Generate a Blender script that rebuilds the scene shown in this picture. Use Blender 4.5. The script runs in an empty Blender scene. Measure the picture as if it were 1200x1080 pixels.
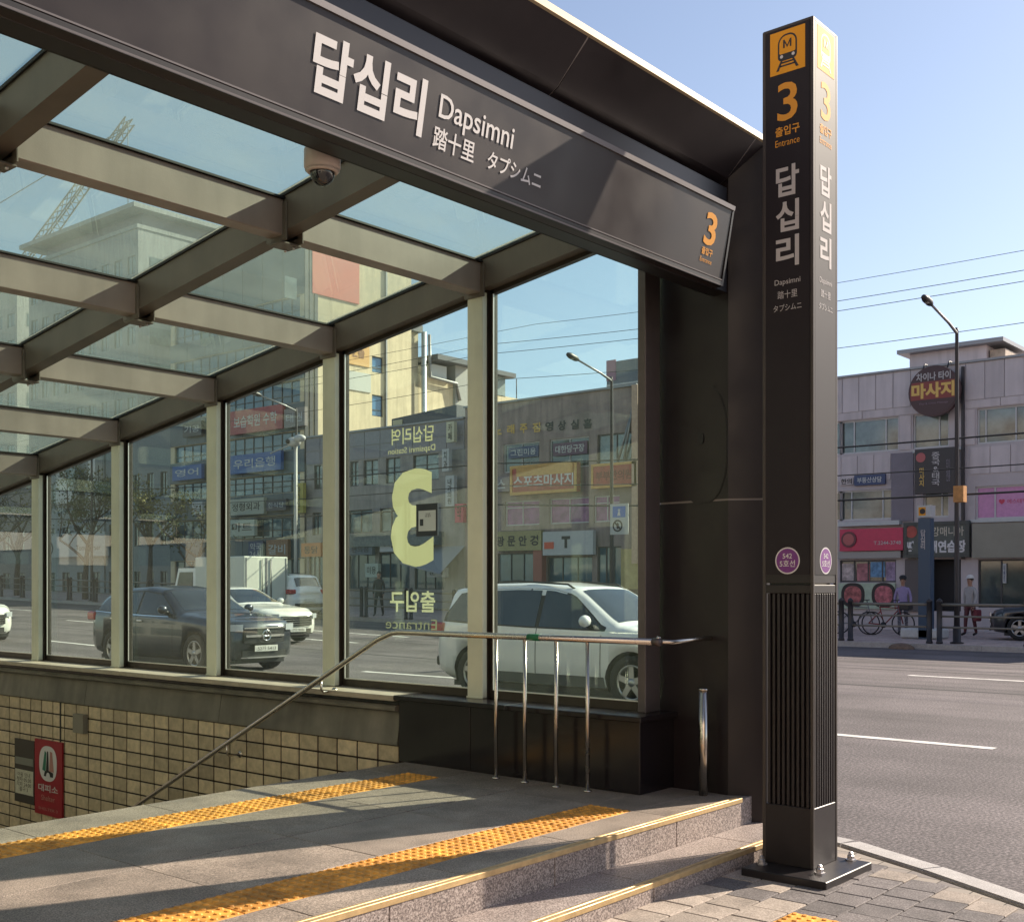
import bpy, bmesh, math, random
from mathutils import Vector, Matrix
import numpy as np
random.seed(7)
SC = bpy.context.scene
COL = SC.collection
R = math.radians

# ---------------------------------------------------------------- camera
# world axes: X = across the street, Y = along the street (left of frame), Z = up; metres
cd = bpy.data.cameras.new('camera'); cam = bpy.data.objects.new('camera', cd); COL.objects.link(cam)
F_PX, CX, HY = 1353.0, 600.0, 684.0
cam.location = (0, 0, 1.55)
YAW = math.atan2(.7636, .6457)
cam.rotation_euler = (R(90), 0, -YAW)
cd.sensor_fit = 'HORIZONTAL'; cd.sensor_width = 36; cd.lens = 36 * F_PX / 1200
cd.shift_y = (HY - 540) / 1200
cd.clip_start = .05; cd.clip_end = 3000
SC.camera = cam

# ---------------------------------------------------------------- light
SUN_EL = R(33); SAZ = Vector((.928, -.371))
w = bpy.data.worlds.new("World"); SC.world = w; w.use_nodes = True
nt = w.node_tree; nt.nodes.clear()
sky = nt.nodes.new('ShaderNodeTexSky'); sky.sky_type = 'NISHITA'; sky.sun_disc = False
sky.sun_elevation = SUN_EL; sky.sun_rotation = math.atan2(SAZ.x, SAZ.y)
sky.air_density = 1.0; sky.dust_density = .8; sky.ozone_density = 3.2; sky.altitude = 50
bg = nt.nodes.new('ShaderNodeBackground'); bg.inputs['Strength'].default_value = .085
wo = nt.nodes.new('ShaderNodeOutputWorld')
hs = nt.nodes.new('ShaderNodeHueSaturation'); hs.inputs['Saturation'].default_value = .80; nt.links.new(sky.outputs[0], hs.inputs['Color'])
mu = nt.nodes.new('ShaderNodeMix'); mu.data_type = 'RGBA'; mu.blend_type = 'MULTIPLY'; mu.inputs[0].default_value = 1; mu.inputs[7].default_value = (1.02, 1.0, 1.0, 1)
nt.links.new(hs.outputs[0], mu.inputs[6]); nt.links.new(mu.outputs[2], bg.inputs['Color']); nt.links.new(bg.outputs[0], wo.inputs['Surface'])
sl = bpy.data.lights.new('sun', 'SUN'); sun = bpy.data.objects.new('sun', sl); COL.objects.link(sun)
sl.energy = 4.9; sl.angle = R(.5); sl.color = (1, .87, .71)
c_ = math.cos(SUN_EL)
sd = Vector((-SAZ.x * c_, -SAZ.y * c_, -math.sin(SUN_EL)))
sun.rotation_euler = sd.to_track_quat('-Z', 'Y').to_euler(); sun.location = (20, -8, 14)
SC.view_settings.view_transform = 'Standard'; SC.view_settings.look = 'None'
SC.view_settings.exposure = 1.0; SC.view_settings.gamma = 1
SC.cycles.max_bounces = 10; SC.cycles.transparent_max_bounces = 24
SC.cycles.diffuse_bounces = 4; SC.cycles.glossy_bounces = 4
SC.cycles.caustics_reflective = False; SC.cycles.caustics_refractive = False
SC.cycles.sample_clamp_indirect = 6

# ---------------------------------------------------------------- materials
MATS = {}
def mat(name, col=(.5, .5, .5), rough=.5, metal=0, spec=.5, noise=0, nscale=8, bump=0, bscale=60, emit=0,
        speck=None, sscale=180, rvar=0, coat=0, dirt=0, island=0, streak=0):
    if name in MATS: return MATS[name]
    m = bpy.data.materials.new(name); m.use_nodes = True; MATS[name] = m
    n = m.node_tree; N = n.nodes; L = n.links; b = N['Principled BSDF']
    b.inputs['Base Color'].default_value = (*col, 1); b.inputs['Roughness'].default_value = rough
    b.inputs['Metallic'].default_value = metal; b.inputs['Specular IOR Level'].default_value = spec
    if coat: b.inputs['Coat Weight'].default_value = coat; b.inputs['Coat Roughness'].default_value = .04
    tc = N.new('ShaderNodeTexCoord'); cur = None
    if island:      # every copy gets its own piece of the pattern
        class _T: pass
        o2 = N.new('ShaderNodeObjectInfo'); va = N.new('ShaderNodeVectorMath'); va.operation = 'ADD'; vm = N.new('ShaderNodeVectorMath'); vm.operation = 'SCALE'
        vm.inputs[0].default_value = (37, 61, 23); L.new(o2.outputs['Random'], vm.inputs['Scale']); L.new(tc.outputs['Object'], va.inputs[0]); L.new(vm.outputs[0], va.inputs[1])
        tc = _T(); tc.outputs = {'Object': va.outputs[0]}
    def ramp(sock, lo, hi, a=.35, c=.65):
        r = N.new('ShaderNodeMapRange'); L.new(sock, r.inputs[0])
        r.inputs[1].default_value = a; r.inputs[2].default_value = c; r.inputs[3].default_value = lo; r.inputs[4].default_value = hi
        return r.outputs[0]
    def scale_col(src, fac):
        x = N.new('ShaderNodeMix'); x.data_type = 'RGBA'; x.blend_type = 'MULTIPLY'; x.inputs[0].default_value = 1
        if src is None: x.inputs[6].default_value = (*col, 1)
        else: L.new(src, x.inputs[6])
        L.new(fac, x.inputs[7]); return x.outputs[2]
    if speck:
        t = N.new('ShaderNodeTexNoise'); t.inputs['Scale'].default_value = sscale; t.inputs['Detail'].default_value = 3
        t.inputs['Roughness'].default_value = .7
        L.new(tc.outputs['Object'], t.inputs[0])
        cr = N.new('ShaderNodeValToRGB'); L.new(t.outputs[0], cr.inputs[0])
        e = cr.color_ramp.elements
        e[0].position = .36; e[0].color = (*speck[0], 1); e[1].position = .62; e[1].color = (*speck[1], 1)
        md = e.new(.5); md.color = (*col, 1)
        cur = cr.outputs[0]
    if noise:
        t = N.new('ShaderNodeTexNoise'); t.inputs['Scale'].default_value = nscale; t.inputs['Detail'].default_value = 6
        t.inputs['Roughness'].default_value = .62
        L.new(tc.outputs['Object'], t.inputs[0]); cur = scale_col(cur, ramp(t.outputs[0], 1 - noise, 1 + noise))
    if dirt:
        t = N.new('ShaderNodeTexNoise'); t.inputs['Scale'].default_value = 1.3; t.inputs['Detail'].default_value = 8
        mp = N.new('ShaderNodeMapping'); mp.inputs['Scale'].default_value = (3, 3, .35)
        L.new(tc.outputs['Object'], mp.inputs[0]); L.new(mp.outputs[0], t.inputs[0])
        cur = scale_col(cur, ramp(t.outputs[0], 1 - dirt, 1, .38, .6))
    if streak:
        t = N.new('ShaderNodeTexNoise'); t.inputs['Scale'].default_value = 1; t.inputs['Detail'].default_value = 7
        mp = N.new('ShaderNodeMapping'); mp.inputs['Scale'].default_value = (1.1, .045, 1)
        L.new(tc.outputs['Object'], mp.inputs[0]); L.new(mp.outputs[0], t.inputs[0]); cur = scale_col(cur, ramp(t.outputs[0], 1 - streak, 1 + streak * .5, .35, .65))
    if island:
        oi = N.new('ShaderNodeObjectInfo'); cur = scale_col(cur, ramp(oi.outputs['Random'], 1 - island, 1 + island, 0, 1))
    if cur is not None: L.new(cur, b.inputs['Base Color'])
    if rvar:
        t = N.new('ShaderNodeTexNoise'); t.inputs['Scale'].default_value = 3.5; t.inputs['Detail'].default_value = 7
        L.new(tc.outputs['Object'], t.inputs[0]); L.new(ramp(t.outputs[0], max(0, rough - rvar), min(1, rough + rvar)), b.inputs['Roughness'])
    if bump:
        t = N.new('ShaderNodeTexNoise'); t.inputs['Scale'].default_value = bscale; t.inputs['Detail'].default_value = 5
        L.new(tc.outputs['Object'], t.inputs[0])
        bp = N.new('ShaderNodeBump'); bp.inputs['Strength'].default_value = bump; bp.inputs['Distance'].default_value = .01
        L.new(t.outputs[0], bp.inputs['Height']); L.new(bp.outputs[0], b.inputs['Normal'])
    if emit:
        b.inputs['Emission Color'].default_value = (*col, 1); b.inputs['Emission Strength'].default_value = emit
    return m

def glass(name, tint=(.7, .8, .76), dust=0.0, dcol=(.6, .66, .62), ior=1.5, haze_scale=2.0):
    m = bpy.data.materials.new(name); m.use_nodes = True; MATS[name] = m
    n = m.node_tree; N = n.nodes; L = n.links; N.clear()
    out = N.new('ShaderNodeOutputMaterial')
    tr = N.new('ShaderNodeBsdfTransparent'); tr.inputs[0].default_value = (*tint, 1)
    gl = N.new('ShaderNodeBsdfGlossy'); gl.inputs['Roughness'].default_value = .01; gl.inputs['Color'].default_value = (.9, .95, .93, 1)
    fr = N.new('ShaderNodeFresnel')
    ge = N.new('ShaderNodeNewGeometry'); mi = N.new('ShaderNodeMapRange'); L.new(ge.outputs['Backfacing'], mi.inputs[0])
    mi.inputs[3].default_value = ior; mi.inputs[4].default_value = 1 / ior; L.new(mi.outputs[0], fr.inputs[0])
    mx = N.new('ShaderNodeMixShader'); L.new(fr.outputs[0], mx.inputs[0]); L.new(tr.outputs[0], mx.inputs[1]); L.new(gl.outputs[0], mx.inputs[2])
    last = mx
    if dust:
        df = N.new('ShaderNodeBsdfDiffuse'); df.inputs[0].default_value = (*dcol, 1)
        tl = N.new('ShaderNodeBsdfTranslucent'); tl.inputs[0].default_value = (*dcol, 1)
        m1 = N.new('ShaderNodeMixShader'); m1.inputs[0].default_value = .5; L.new(df.outputs[0], m1.inputs[1]); L.new(tl.outputs[0], m1.inputs[2])
        tc = N.new('ShaderNodeTexCoord'); t = N.new('ShaderNodeTexNoise'); t.inputs['Scale'].default_value = haze_scale; t.inputs['Detail'].default_value = 8
        L.new(tc.outputs['Object'], t.inputs[0])
        r = N.new('ShaderNodeMapRange'); L.new(t.outputs[0], r.inputs[0]); r.inputs[1].default_value = .3; r.inputs[2].default_value = .7
        r.inputs[3].default_value = dust * .7; r.inputs[4].default_value = dust * 1.3
        m2 = N.new('ShaderNodeMixShader'); L.new(r.outputs[0], m2.inputs[0]); L.new(mx.outputs[0], m2.inputs[1]); L.new(m1.outputs[0], m2.inputs[2])
        last = m2
    L.new(last.outputs[0], out.inputs[0]); return m

# ---------------------------------------------------------------- mesh helpers
ORG = {}
def tag(o, label=None, cat=None, group=None, kind=None):
    if label: o['label'] = label
    if cat: o['category'] = cat
    if group: o['group'] = group
    if kind: o['kind'] = kind
    return o
def thing(name, loc, label, cat, group=None):
    o = bpy.data.objects.new(name, None); COL.objects.link(o); o.location = loc; o.empty_display_size = .2
    ORG[o] = Vector(loc); return tag(o, label, cat, group)

class MB:
    def __init__(s): s.v = []; s.f = []; s.sm = []; s.mi = []; s.cm = 0
    def add(s, vs, fs, smooth=False):
        b = len(s.v); s.v += [Vector(v) for v in vs]
        for f in fs: s.f.append([i + b for i in f]); s.sm.append(smooth); s.mi.append(s.cm)
        return s
    def box(s, x0, x1, y0, y1, z0, z1):
        x0, x1 = sorted((x0, x1)); y0, y1 = sorted((y0, y1)); z0, z1 = sorted((z0, z1))
        vs = [(x0, y0, z0), (x1, y0, z0), (x1, y1, z0), (x0, y1, z0), (x0, y0, z1), (x1, y0, z1), (x1, y1, z1), (x0, y1, z1)]
        return s.add(vs, [(0, 3, 2, 1), (4, 5, 6, 7), (0, 1, 5, 4), (1, 2, 6, 5), (2, 3, 7, 6), (3, 0, 4, 7)])
    def bbox(s, x0, x1, y0, y1, z0, z1, b=.004):
        # bevelled box: chamfered on all edges
        x0, x1 = sorted((x0, x1)); y0, y1 = sorted((y0, y1)); z0, z1 = sorted((z0, z1))
        bm = bmesh.new(); bmesh.ops.create_cube(bm, size=1)
        for v in bm.verts: v.co = Vector(((x0 + x1) / 2 + v.co.x * (x1 - x0), (y0 + y1) / 2 + v.co.y * (y1 - y0), (z0 + z1) / 2 + v.co.z * (z1 - z0)))
        b = min(b, (x1 - x0) * .45, (y1 - y0) * .45, (z1 - z0) * .45)
        bmesh.ops.bevel(bm, geom=bm.edges[:], offset=b, segments=1, affect='EDGES', profile=.5)
        bm.verts.index_update()
        s.add([v.co.copy() for v in bm.verts], [[v.index for v in f.verts] for f in bm.faces]); bm.free(); return s
    def prism(s, poly, axis, a0, a1, smooth=False):
        # poly: 2D points; axis 0: (y,z) extruded on x ; 1: (x,z) on y ; 2: (x,y) on z
        def P(p, a):
            return (a, p[0], p[1]) if axis == 0 else ((p[0], a, p[1]) if axis == 1 else (p[0], p[1], a))
        n = len(poly); vs = [P(p, a0) for p in poly] + [P(p, a1) for p in poly]
        area = sum(poly[i][0] * poly[(i + 1) % n][1] - poly[(i + 1) % n][0] * poly[i][1] for i in range(n))
        flip = (area < 0) ^ (axis == 1) ^ (a1 < a0)
        fs = [list(range(n))[::-1], list(range(n, 2 * n))] + [(i, (i + 1) % n, n + (i + 1) % n, n + i) for i in range(n)]
        if flip: fs = [list(f)[::-1] for f in fs]
        return s.add(vs, fs, smooth)
    def tube(s, pts, r, n=10, cap=True):
        pts = [Vector(p) for p in pts]; rs = r if isinstance(r, (list, tuple)) else [r] * len(pts)
        vs = []; fs = []; up = None
        for i, p in enumerate(pts):
            d = (pts[min(i + 1, len(pts) - 1)] - pts[max(i - 1, 0)]).normalized()
            if up is None: up = Vector((0, 0, 1)) if abs(d.z) < .9 else Vector((1, 0, 0))
            a = d.cross(up).normalized(); b = a.cross(d).normalized(); up = b
            for k in range(n):
                t = 2 * math.pi * k / n; vs.append(p + (a * math.cos(t) + b * math.sin(t)) * rs[i])
        for i in range(len(pts) - 1):
            for k in range(n):
                fs.append((i * n + k, i * n + (k + 1) % n, (i + 1) * n + (k + 1) % n, (i + 1) * n + k))
        s.add(vs, [f[::-1] for f in fs], True)
        if cap:
            b = len(s.v) - len(vs)
            s.f.append([b + k for k in range(n)]); s.sm.append(False); s.mi.append(s.cm)
            s.f.append([b + (len(pts) - 1) * n + k for k in range(n)][::-1]); s.sm.append(False); s.mi.append(s.cm)
        return s
    def lathe(s, prof, c, axis=(0, 0, 1), n=20, smooth=True):
        ax = Vector(axis).normalized(); a = ax.orthogonal().normalized(); b = ax.cross(a); c = Vector(c)
        vs = []; fs = []
        for r_, h in prof:
            for k in range(n):
                t = 2 * math.pi * k / n; vs.append(c + ax * h + (a * math.cos(t) + b * math.sin(t)) * r_)
        for i in range(len(prof) - 1):
            for k in range(n):
                fs.append((i * n + k, i * n + (k + 1) % n, (i + 1) * n + (k + 1) % n, (i + 1) * n + k))
        fs.append(list(range(n))[::-1]); fs.append([(len(prof) - 1) * n + k for k in range(n)])
        return s.add(vs, fs, smooth)
    def sphere(s, c, r, sz=(1, 1, 1), n=12, m=8):
        c = Vector(c); vs = []; fs = []
        for i in range(m + 1):
            th = math.pi * i / m
            for k in range(n):
                ph = 2 * math.pi * k / n
                vs.append(c + Vector((math.sin(th) * math.cos(ph) * sz[0], math.sin(th) * math.sin(ph) * sz[1], math.cos(th) * sz[2])) * r)
        for i in range(m):
            for k in range(n): fs.append((i * n + k, (i + 1) * n + k, (i + 1) * n + (k + 1) % n, i * n + (k + 1) % n))
        return s.add(vs, fs, True)
    def mesh(s, name, m, org):
        me = bpy.data.meshes.new(name); me.from_pydata([v - org for v in s.v], [], s.f)
        me.polygons.foreach_set('use_smooth', s.sm)
        ms = m if isinstance(m, (list, tuple)) else [m]
        for x in ms: me.materials.append(x)
        if len(ms) > 1: me.polygons.foreach_set('material_index', s.mi)
        me.update(); return me
    def build(s, name, m, parent=None):
        if parent is not None: org = ORG[parent]; loc = Vector((0, 0, 0))
        else:
            xs = [v.x for v in s.v]; ys = [v.y for v in s.v]; zs = [v.z for v in s.v]
            org = Vector(((min(xs) + max(xs)) / 2, (min(ys) + max(ys)) / 2, min(zs))); loc = org
        o = bpy.data.objects.new(name, s.mesh(name, m, org)); COL.objects.link(o)
        o.location = loc
        if parent is not None: o.parent = parent
        ORG[o] = org; return o
def box(name, m, parent, *a, b=0):
    return (MB().bbox(*a, b=b) if b else MB().box(*a)).build(name, m, parent)
def inst(name, me, parent, loc, rz=0):
    o = bpy.data.objects.new(name, me); COL.objects.link(o)
    o.location = Vector(loc) - (ORG[parent] if parent else Vector((0, 0, 0))); o.rotation_euler.z = rz
    if parent: o.parent = parent
    ORG[o] = Vector(loc); return o
def copy_tree(o, parent=None):
    c = o.copy(); COL.objects.link(c); c.parent = parent
    for ch in list(o.children): copy_tree(ch, c)
    return c

class Pl:
    """an upright plane: O origin, Rr right (as its viewer sees it), normal towards the viewer"""
    def __init__(s, O, Rr): s.O = Vector(O); s.R = Vector(Rr).normalized(); s.N = s.R.cross(Vector((0, 0, 1)))
    def pt(s, a, z, d=0): p = s.O + s.R * a + s.N * d; return Vector((p.x, p.y, z))
    def px(s, x, y, d=0):
        f = Vector((.7636, .6457, 0)); r = Vector((.6457, -.7636, 0))
        dr = f + r * ((x - CX) / F_PX); dr.z = (HY - y) / F_PX
        o = Vector((0, 0, 1.55)); k = ((s.O + s.N * d) - o).dot(s.N) / dr.dot(s.N)
        p = o + dr * k; return (p - s.O).dot(s.R), p.z
    def rect(s, x0, y0, x1, y1, d=0):
        a0, _ = s.px(x0, y0, d); a1, _ = s.px(x1, y0, d); xm = (x0 + x1) / 2
        _, z1 = s.px(xm, y0, d); _, z0 = s.px(xm, y1, d)
        return min(a0, a1), max(a0, a1), z0, z1
    def box(s, mb, a0, a1, z0, z1, d0, d1):
        p = [s.pt(a, z, d) for z in (z0, z1) for a, d in ((a0, d0), (a1, d0), (a1, d1), (a0, d1))]
        fs = [(0, 3, 2, 1), (4, 5, 6, 7), (0, 1, 5, 4), (1, 2, 6, 5), (2, 3, 7, 6), (3, 0, 4, 7)]
        mb.add(p, [f[::-1] for f in fs]) if (d1 > d0) else mb.add(p, fs); return mb
    def wall(s, mb, a0, a1, z0, z1, holes, dep=.12):
        A = sorted({a0, a1, *[min(max(h[i], a0), a1) for h in holes for i in (0, 1)]})
        Zs = sorted({z0, z1, *[min(max(h[i], z0), z1) for h in holes for i in (2, 3)]})
        for i in range(len(A) - 1):
            for j in range(len(Zs) - 1):
                am = (A[i] + A[i + 1]) / 2; zm = (Zs[j] + Zs[j + 1]) / 2
                if any(h[0] < am < h[1] and h[2] < zm < h[3] for h in holes): continue
                mb.add([s.pt(A[i], Zs[j]), s.pt(A[i + 1], Zs[j]), s.pt(A[i + 1], Zs[j + 1]), s.pt(A[i], Zs[j + 1])], [(0, 1, 2, 3)])
        for h in holes:
            q = [(h[0], h[2]), (h[1], h[2]), (h[1], h[3]), (h[0], h[3])]
            for i in range(4):
                a, b = q[i], q[(i + 1) % 4]
                mb.add([s.pt(*a, 0), s.pt(*b, 0), s.pt(*b, -dep), s.pt(*a, -dep)], [(0, 1, 2, 3)])
        return mb
FONT_EX = {}
def text(body, pl, a, z, w, h, m, parent, d=.003, ex=.002, bold=0, name='lettering', tilt=None, align='c', keep=False):
    """flat lettering fitted into a w x h box centred on (a, z) of plane pl"""
    c = bpy.data.curves.new('t', 'FONT'); c.body = body; c.size = 1; c.offset = bold; c.align_x = 'CENTER'; c.space_line = .95
    c.resolution_u = 3
    o = bpy.data.objects.new('t', c); COL.objects.link(o)
    me = bpy.data.meshes.new_from_object(o); bpy.data.objects.remove(o)
    co = np.empty(len(me.vertices) * 3); me.vertices.foreach_get('co', co); co = co.reshape(-1, 3)
    mn = co.min(0); mx = co.max(0); ctr = (mn + mx) / 2; sx = w / max(mx[0] - mn[0], 1e-4); sy = h / max(mx[1] - mn[1], 1e-4)
    if keep: sx = sy = min(sx, sy)
    mb = MB()
    vs = []
    for v in co:
        aa = a + (v[0] - ctr[0]) * sx; zz = (v[1] - ctr[1]) * sy
        if tilt is None: vs.append(pl.pt(aa, z + zz, d))
        else:   # tilt: tangent of lean back, normal offset grows towards the top
            k = 1 / math.sqrt(1 + tilt * tilt); vs.append(pl.pt(aa, z + zz * k + 0, d + (zz * k) * tilt))
    mb.add(vs, [list(p.vertices) for p in me.polygons])
    bpy.data.meshes.remove(me)
    return mb.build(name, m, parent)
def disc(mb, pl, a, z, r, d, n=28, r0=0, sx=1):
    if r0:
        vs = [pl.pt(a + math.cos(2 * math.pi * k / n) * rr * sx, z + math.sin(2 * math.pi * k / n) * rr, d) for rr in (r0, r) for k in range(n)]
        mb.add(vs, [(k, (n + k), n + (k + 1) % n, (k + 1) % n) for k in range(n)])
    else:
        mb.add([pl.pt(a + math.cos(2 * math.pi * k / n) * r * sx, z + math.sin(2 * math.pi * k / n) * r, d) for k in range(n)], [list(range(n))])
    return mb
def poly(mb, pl, pts, d):
    mb.add([pl.pt(a, z, d) for a, z in pts], [list(range(len(pts)))]); return mb

# ---------------------------------------------------------------- material set
DARK = mat('dark_painted_panel', (.018, .0125, .0145), .44, .1, noise=.12, nscale=2, rvar=.1, dirt=.15)
DARK2 = mat('black_brown_sheet', (.011, .008, .009), .42, .1, noise=.1, nscale=3)
SEAL = mat('grey_sealant', (.24, .21, .20), .6)
TRIMG = mat('dull_grey_trim', (.16, .145, .15), .5, .4)
ALU = mat('brushed_aluminium', (.55, .52, .52), .35, .85, noise=.08)
LIPM = mat('sunlit_lip_gold', (.40, .32, .20), .62, .15, noise=.08)  # gold tone holds the sunlight that falls on the dark hood's lip
STEEL = mat('stainless_steel', (.58, .52, .46), .24, 1, rvar=.06)
BEIGE = mat('beige_painted_steel', (.34, .285, .25), .45, noise=.07, nscale=3, dirt=.18, bump=.05, bscale=120)
TAUPE = mat('darker_taupe_steel', (.15, .125, .10), .45, noise=.07, nscale=3, dirt=.15)  # rafters, end plates and gussets, toned darker than the beige purlins
FINM = mat('pale_painted_post', (.74, .75, .60), .4, noise=.05, nscale=4, dirt=.12)
BRONZE = mat('bronze_window_frame', (.055, .045, .036), .35, .4, noise=.1)
GASK = mat('black_gasket', (.01, .01, .01), .6)
BEAD = mat('silver_glazing_bead', (.75, .74, .70), .3, .6)
WGLASS = glass('green_tinted_wall_glass', (.885, .965, .905), .012, (.45, .5, .47), 1.42)
RGLASS = glass('dusty_roof_glass', (.865, .965, .90), .15, (.60, .70, .63), 1.4)
GRAN = mat('grey_granite_paving', (.235, .19, .155), .62, speck=((.10, .08, .066), (.39, .32, .265)), sscale=150, noise=.24, nscale=2.2, bump=.06, bscale=220, island=.05, rvar=.12, dirt=.15)
GRANR = mat('pinkish_granite_riser', (.27, .215, .195), .55, speck=((.09, .075, .07), (.50, .43, .39)), sscale=120, noise=.12, nscale=3, bump=.06, bscale=200, dirt=.12)
BLACKG = mat('black_polished_granite', (.012, .009, .011), .22, noise=.3, nscale=30, rvar=.05)
BRASS = mat('brass_nosing', (.52, .37, .19), .55, .6, noise=.15, nscale=20, rvar=.1)
YEL = mat('yellow_tactile_tile', (.70, .315, .045), .7, noise=.34, nscale=14, island=.16, dirt=.3)
TILE = mat('beige_wall_tile', (.52, .415, .275), .42, noise=.18, nscale=14, island=.2, rvar=.1)
GROUT = mat('dark_grout', (.035, .022, .016), .9)
COPE = mat('grey_coping_render', (.20, .183, .15), .7, noise=.15, nscale=4, dirt=.3, bump=.1)
LEDGE = mat('tan_stone_ledge', (.42, .36, .28), .5, noise=.12)
ASPH = mat('asphalt', (.096, .083, .086), .9, speck=((.048, .041, .043), (.20, .172, .174)), sscale=42, noise=.26, nscale=.45, bump=.35, bscale=70, streak=.28)
WALK = mat('far_sidewalk_paving', (.46, .35, .31), .85, noise=.2, nscale=1.5, speck=((.36, .27, .24), (.54, .42, .37)), sscale=8)
CURB = mat('pale_granite_curb', (.36, .34, .33), .7, speck=((.24, .22, .22), (.46, .44, .42)), sscale=140, noise=.12, island=.06, bump=.05)
PAVT = mat('tan_paver', (.30, .25, .21), .85, speck=((.20, .165, .14), (.40, .34, .29)), sscale=120, noise=.2, nscale=5, island=.18, bump=.15, bscale=150)
PAVG = mat('dark_grey_paver', (.11, .095, .093), .85, speck=((.08, .07, .07), (.2, .18, .175)), sscale=120, noise=.2, nscale=5, island=.2, bump=.15, bscale=150)
SAND = mat('joint_sand', (.10, .085, .07), .95, noise=.2)

def brickmat(name, c1, c2, mortar):
    m = mat(name, c1, .88, bump=.1); N = m.node_tree.nodes; L = m.node_tree.links; b = N.new('ShaderNodeTexBrick'); tc = N.new('ShaderNodeTexCoord'); L.new(tc.outputs['Object'], b.inputs[0])
    b.inputs['Color1'].default_value = (*c1, 1); b.inputs['Color2'].default_value = (*c2, 1); b.inputs['Mortar'].default_value = (*mortar, 1)
    b.inputs['Scale'].default_value = 5; b.inputs['Brick Width'].default_value = 1; b.inputs['Row Height'].default_value = 1; b.inputs['Mortar Size'].default_value = .02
    L.new(b.outputs[0], N['Principled BSDF'].inputs['Base Color']); return m
PFIELD = brickmat('paver_field', (.30, .26, .22), (.17, .15, .145), (.07, .06, .05))
WHITE = mat('white_print', (.62, .60, .60), .6, spec=.2)
LWHITE = mat('off_white_print', (.48, .45, .45), .6, spec=.15)
ORANGE = mat('orange_print', (.72, .32, .05), .6, spec=.15)
YSQ = mat('amber_panel', (.74, .33, .03), .6, spec=.15)
PURP = mat('purple_print', (.16, .03, .20), .5)
BLACK = mat('black_print', (.012, .01, .012), .5)
ROADW = mat('road_white_paint', (.68, .66, .63), .75, noise=.18, nscale=3, dirt=.25)
def vinyl(name, c):
    m = mat(name, c, .6); N = m.node_tree.nodes; L = m.node_tree.links; t = N.new('ShaderNodeBsdfTranslucent'); t.inputs[0].default_value = (*c, 1)
    x = N.new('ShaderNodeMixShader'); x.inputs[0].default_value = .28; L.new(N['Principled BSDF'].outputs[0], x.inputs[1]); L.new(t.outputs[0], x.inputs[2])
    L.new(x.outputs[0], N['Material Output'].inputs[0]); return m
VINYL = vinyl('cream_vinyl', (.62, .60, .36))
VINYLR = vinyl('pale_vinyl', (.62, .62, .42))
# ================================================================ GROUND
def gz(v):      # the street climbs gently away to the left
    return -.12 + .02 * max(0.0, v - 18) if v < 140 else 2.32
def strip(name, m, x0, x1, dz, v0=-80, v1=320, step=4.0, kind='structure', z_under=None):
    mb = MB(); n = int((v1 - v0) / step); vs = []
    for i in range(n + 1):
        v = v0 + (v1 - v0) * i / n; z = gz(v) + dz; vs += [(x0, v, z), (x1, v, z)]
    fs = [(2 * i, 2 * i + 1, 2 * i + 3, 2 * i + 2) for i in range(n)]
    mb.add(vs, fs); o = mb.build(name, m); return tag(o, kind=kind)
CURB0 = [(6.62, 60), (6.62, 3.4), (6.52, 2.95), (6.22, 2.35), (5.80, 1.62), (5.15, .7), (4.3, -.3), (3.4, -1.2), (3.0, -2.5), (3.0, -40)]
g = MB(); 
for x0_, x1_, y0_, y1_ in ((-900, 1500, -900, 3.5), (-900, 1500, 17.2, 1500), (-900, .6, 3.5, 17.2), (6.3, 1500, 3.5, 17.2)):
    g.add([(x0_, y0_, -.9), (x1_, y0_, -.9), (x1_, y1_, -.9), (x0_, y1_, -.9)], [(0, 1, 2, 3)])
tag(g.build('ground', WALK), kind='structure')
road = strip('road', ASPH, 6.6, 29.5, 0)
mb = MB().add([(2.6, -80, -.12), (6.6, -80, -.12), (6.6, 3.4, -.12), (2.6, 3.4, -.12)], [(0, 1, 2, 3)]); mb.build('asphalt', ASPH, road)
far_walk = strip('far_sidewalk', WALK, 29.62, 120, .13)
# near sidewalk : one sheet bounded by the kerb line
mb = MB(); cb = [(x - .0, y) for x, y in CURB0]
mb.prism([(6.62, 3.19), (6.62, 3.4)][::1] and [(-60, 3.19)] + [(6.57, 3.19)] + cb[2:] + [(-60, -40)], 2, -.6, -.045)
mb.box(-60, .54, 3.19, 60, -.6, -.045); mb.box(6.34, 6.62, 3.19, 60, -.6, -.045); mb.box(.54, 6.34, 17.35, 60, -.6, -.045); near_walk = mb.build('near_sidewalk', PFIELD); tag(near_walk, kind='structure')

# kerbs, stone by stone
def kerb(line, z0, z1f, wdt, sgn, name, seglen, lim=None):
    k = thing(name, (line[0][0], line[0][1], 0), None, None); k['kind'] = 'structure'
    i = 0; pts = []
    for (a, b) in zip(line[:-1], line[1:]):
        a = Vector(a); b = Vector(b); L = (b - a).length; n = max(1, round(L / seglen))
        for j in range(n): pts.append(a + (b - a) * j / n)
    pts.append(Vector(line[-1]))
    for a, b in zip(pts[:-1], pts[1:]):
        d = (b - a).normalized(); nrm = Vector((d.y, -d.x)) * sgn; g_ = d * .004
        q = [a + g_, b - g_, b - g_ + nrm * wdt, a + g_ + nrm * wdt]
        zt = z1f((a.y + b.y) / 2)
        m = MB().prism([(p.x, p.y) for p in q], 2, zt - .2, zt - .008)
        m.prism([(p.x + (nrm.x * .008 if t in (0, 1) else -nrm.x * .008), p.y + (nrm.y * .008 if t in (0, 1) else -nrm.y * .008)) for t, p in enumerate(q)], 2, zt - .008, zt)
        m.build('curb_stone', CURB, k)
    return k
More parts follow.
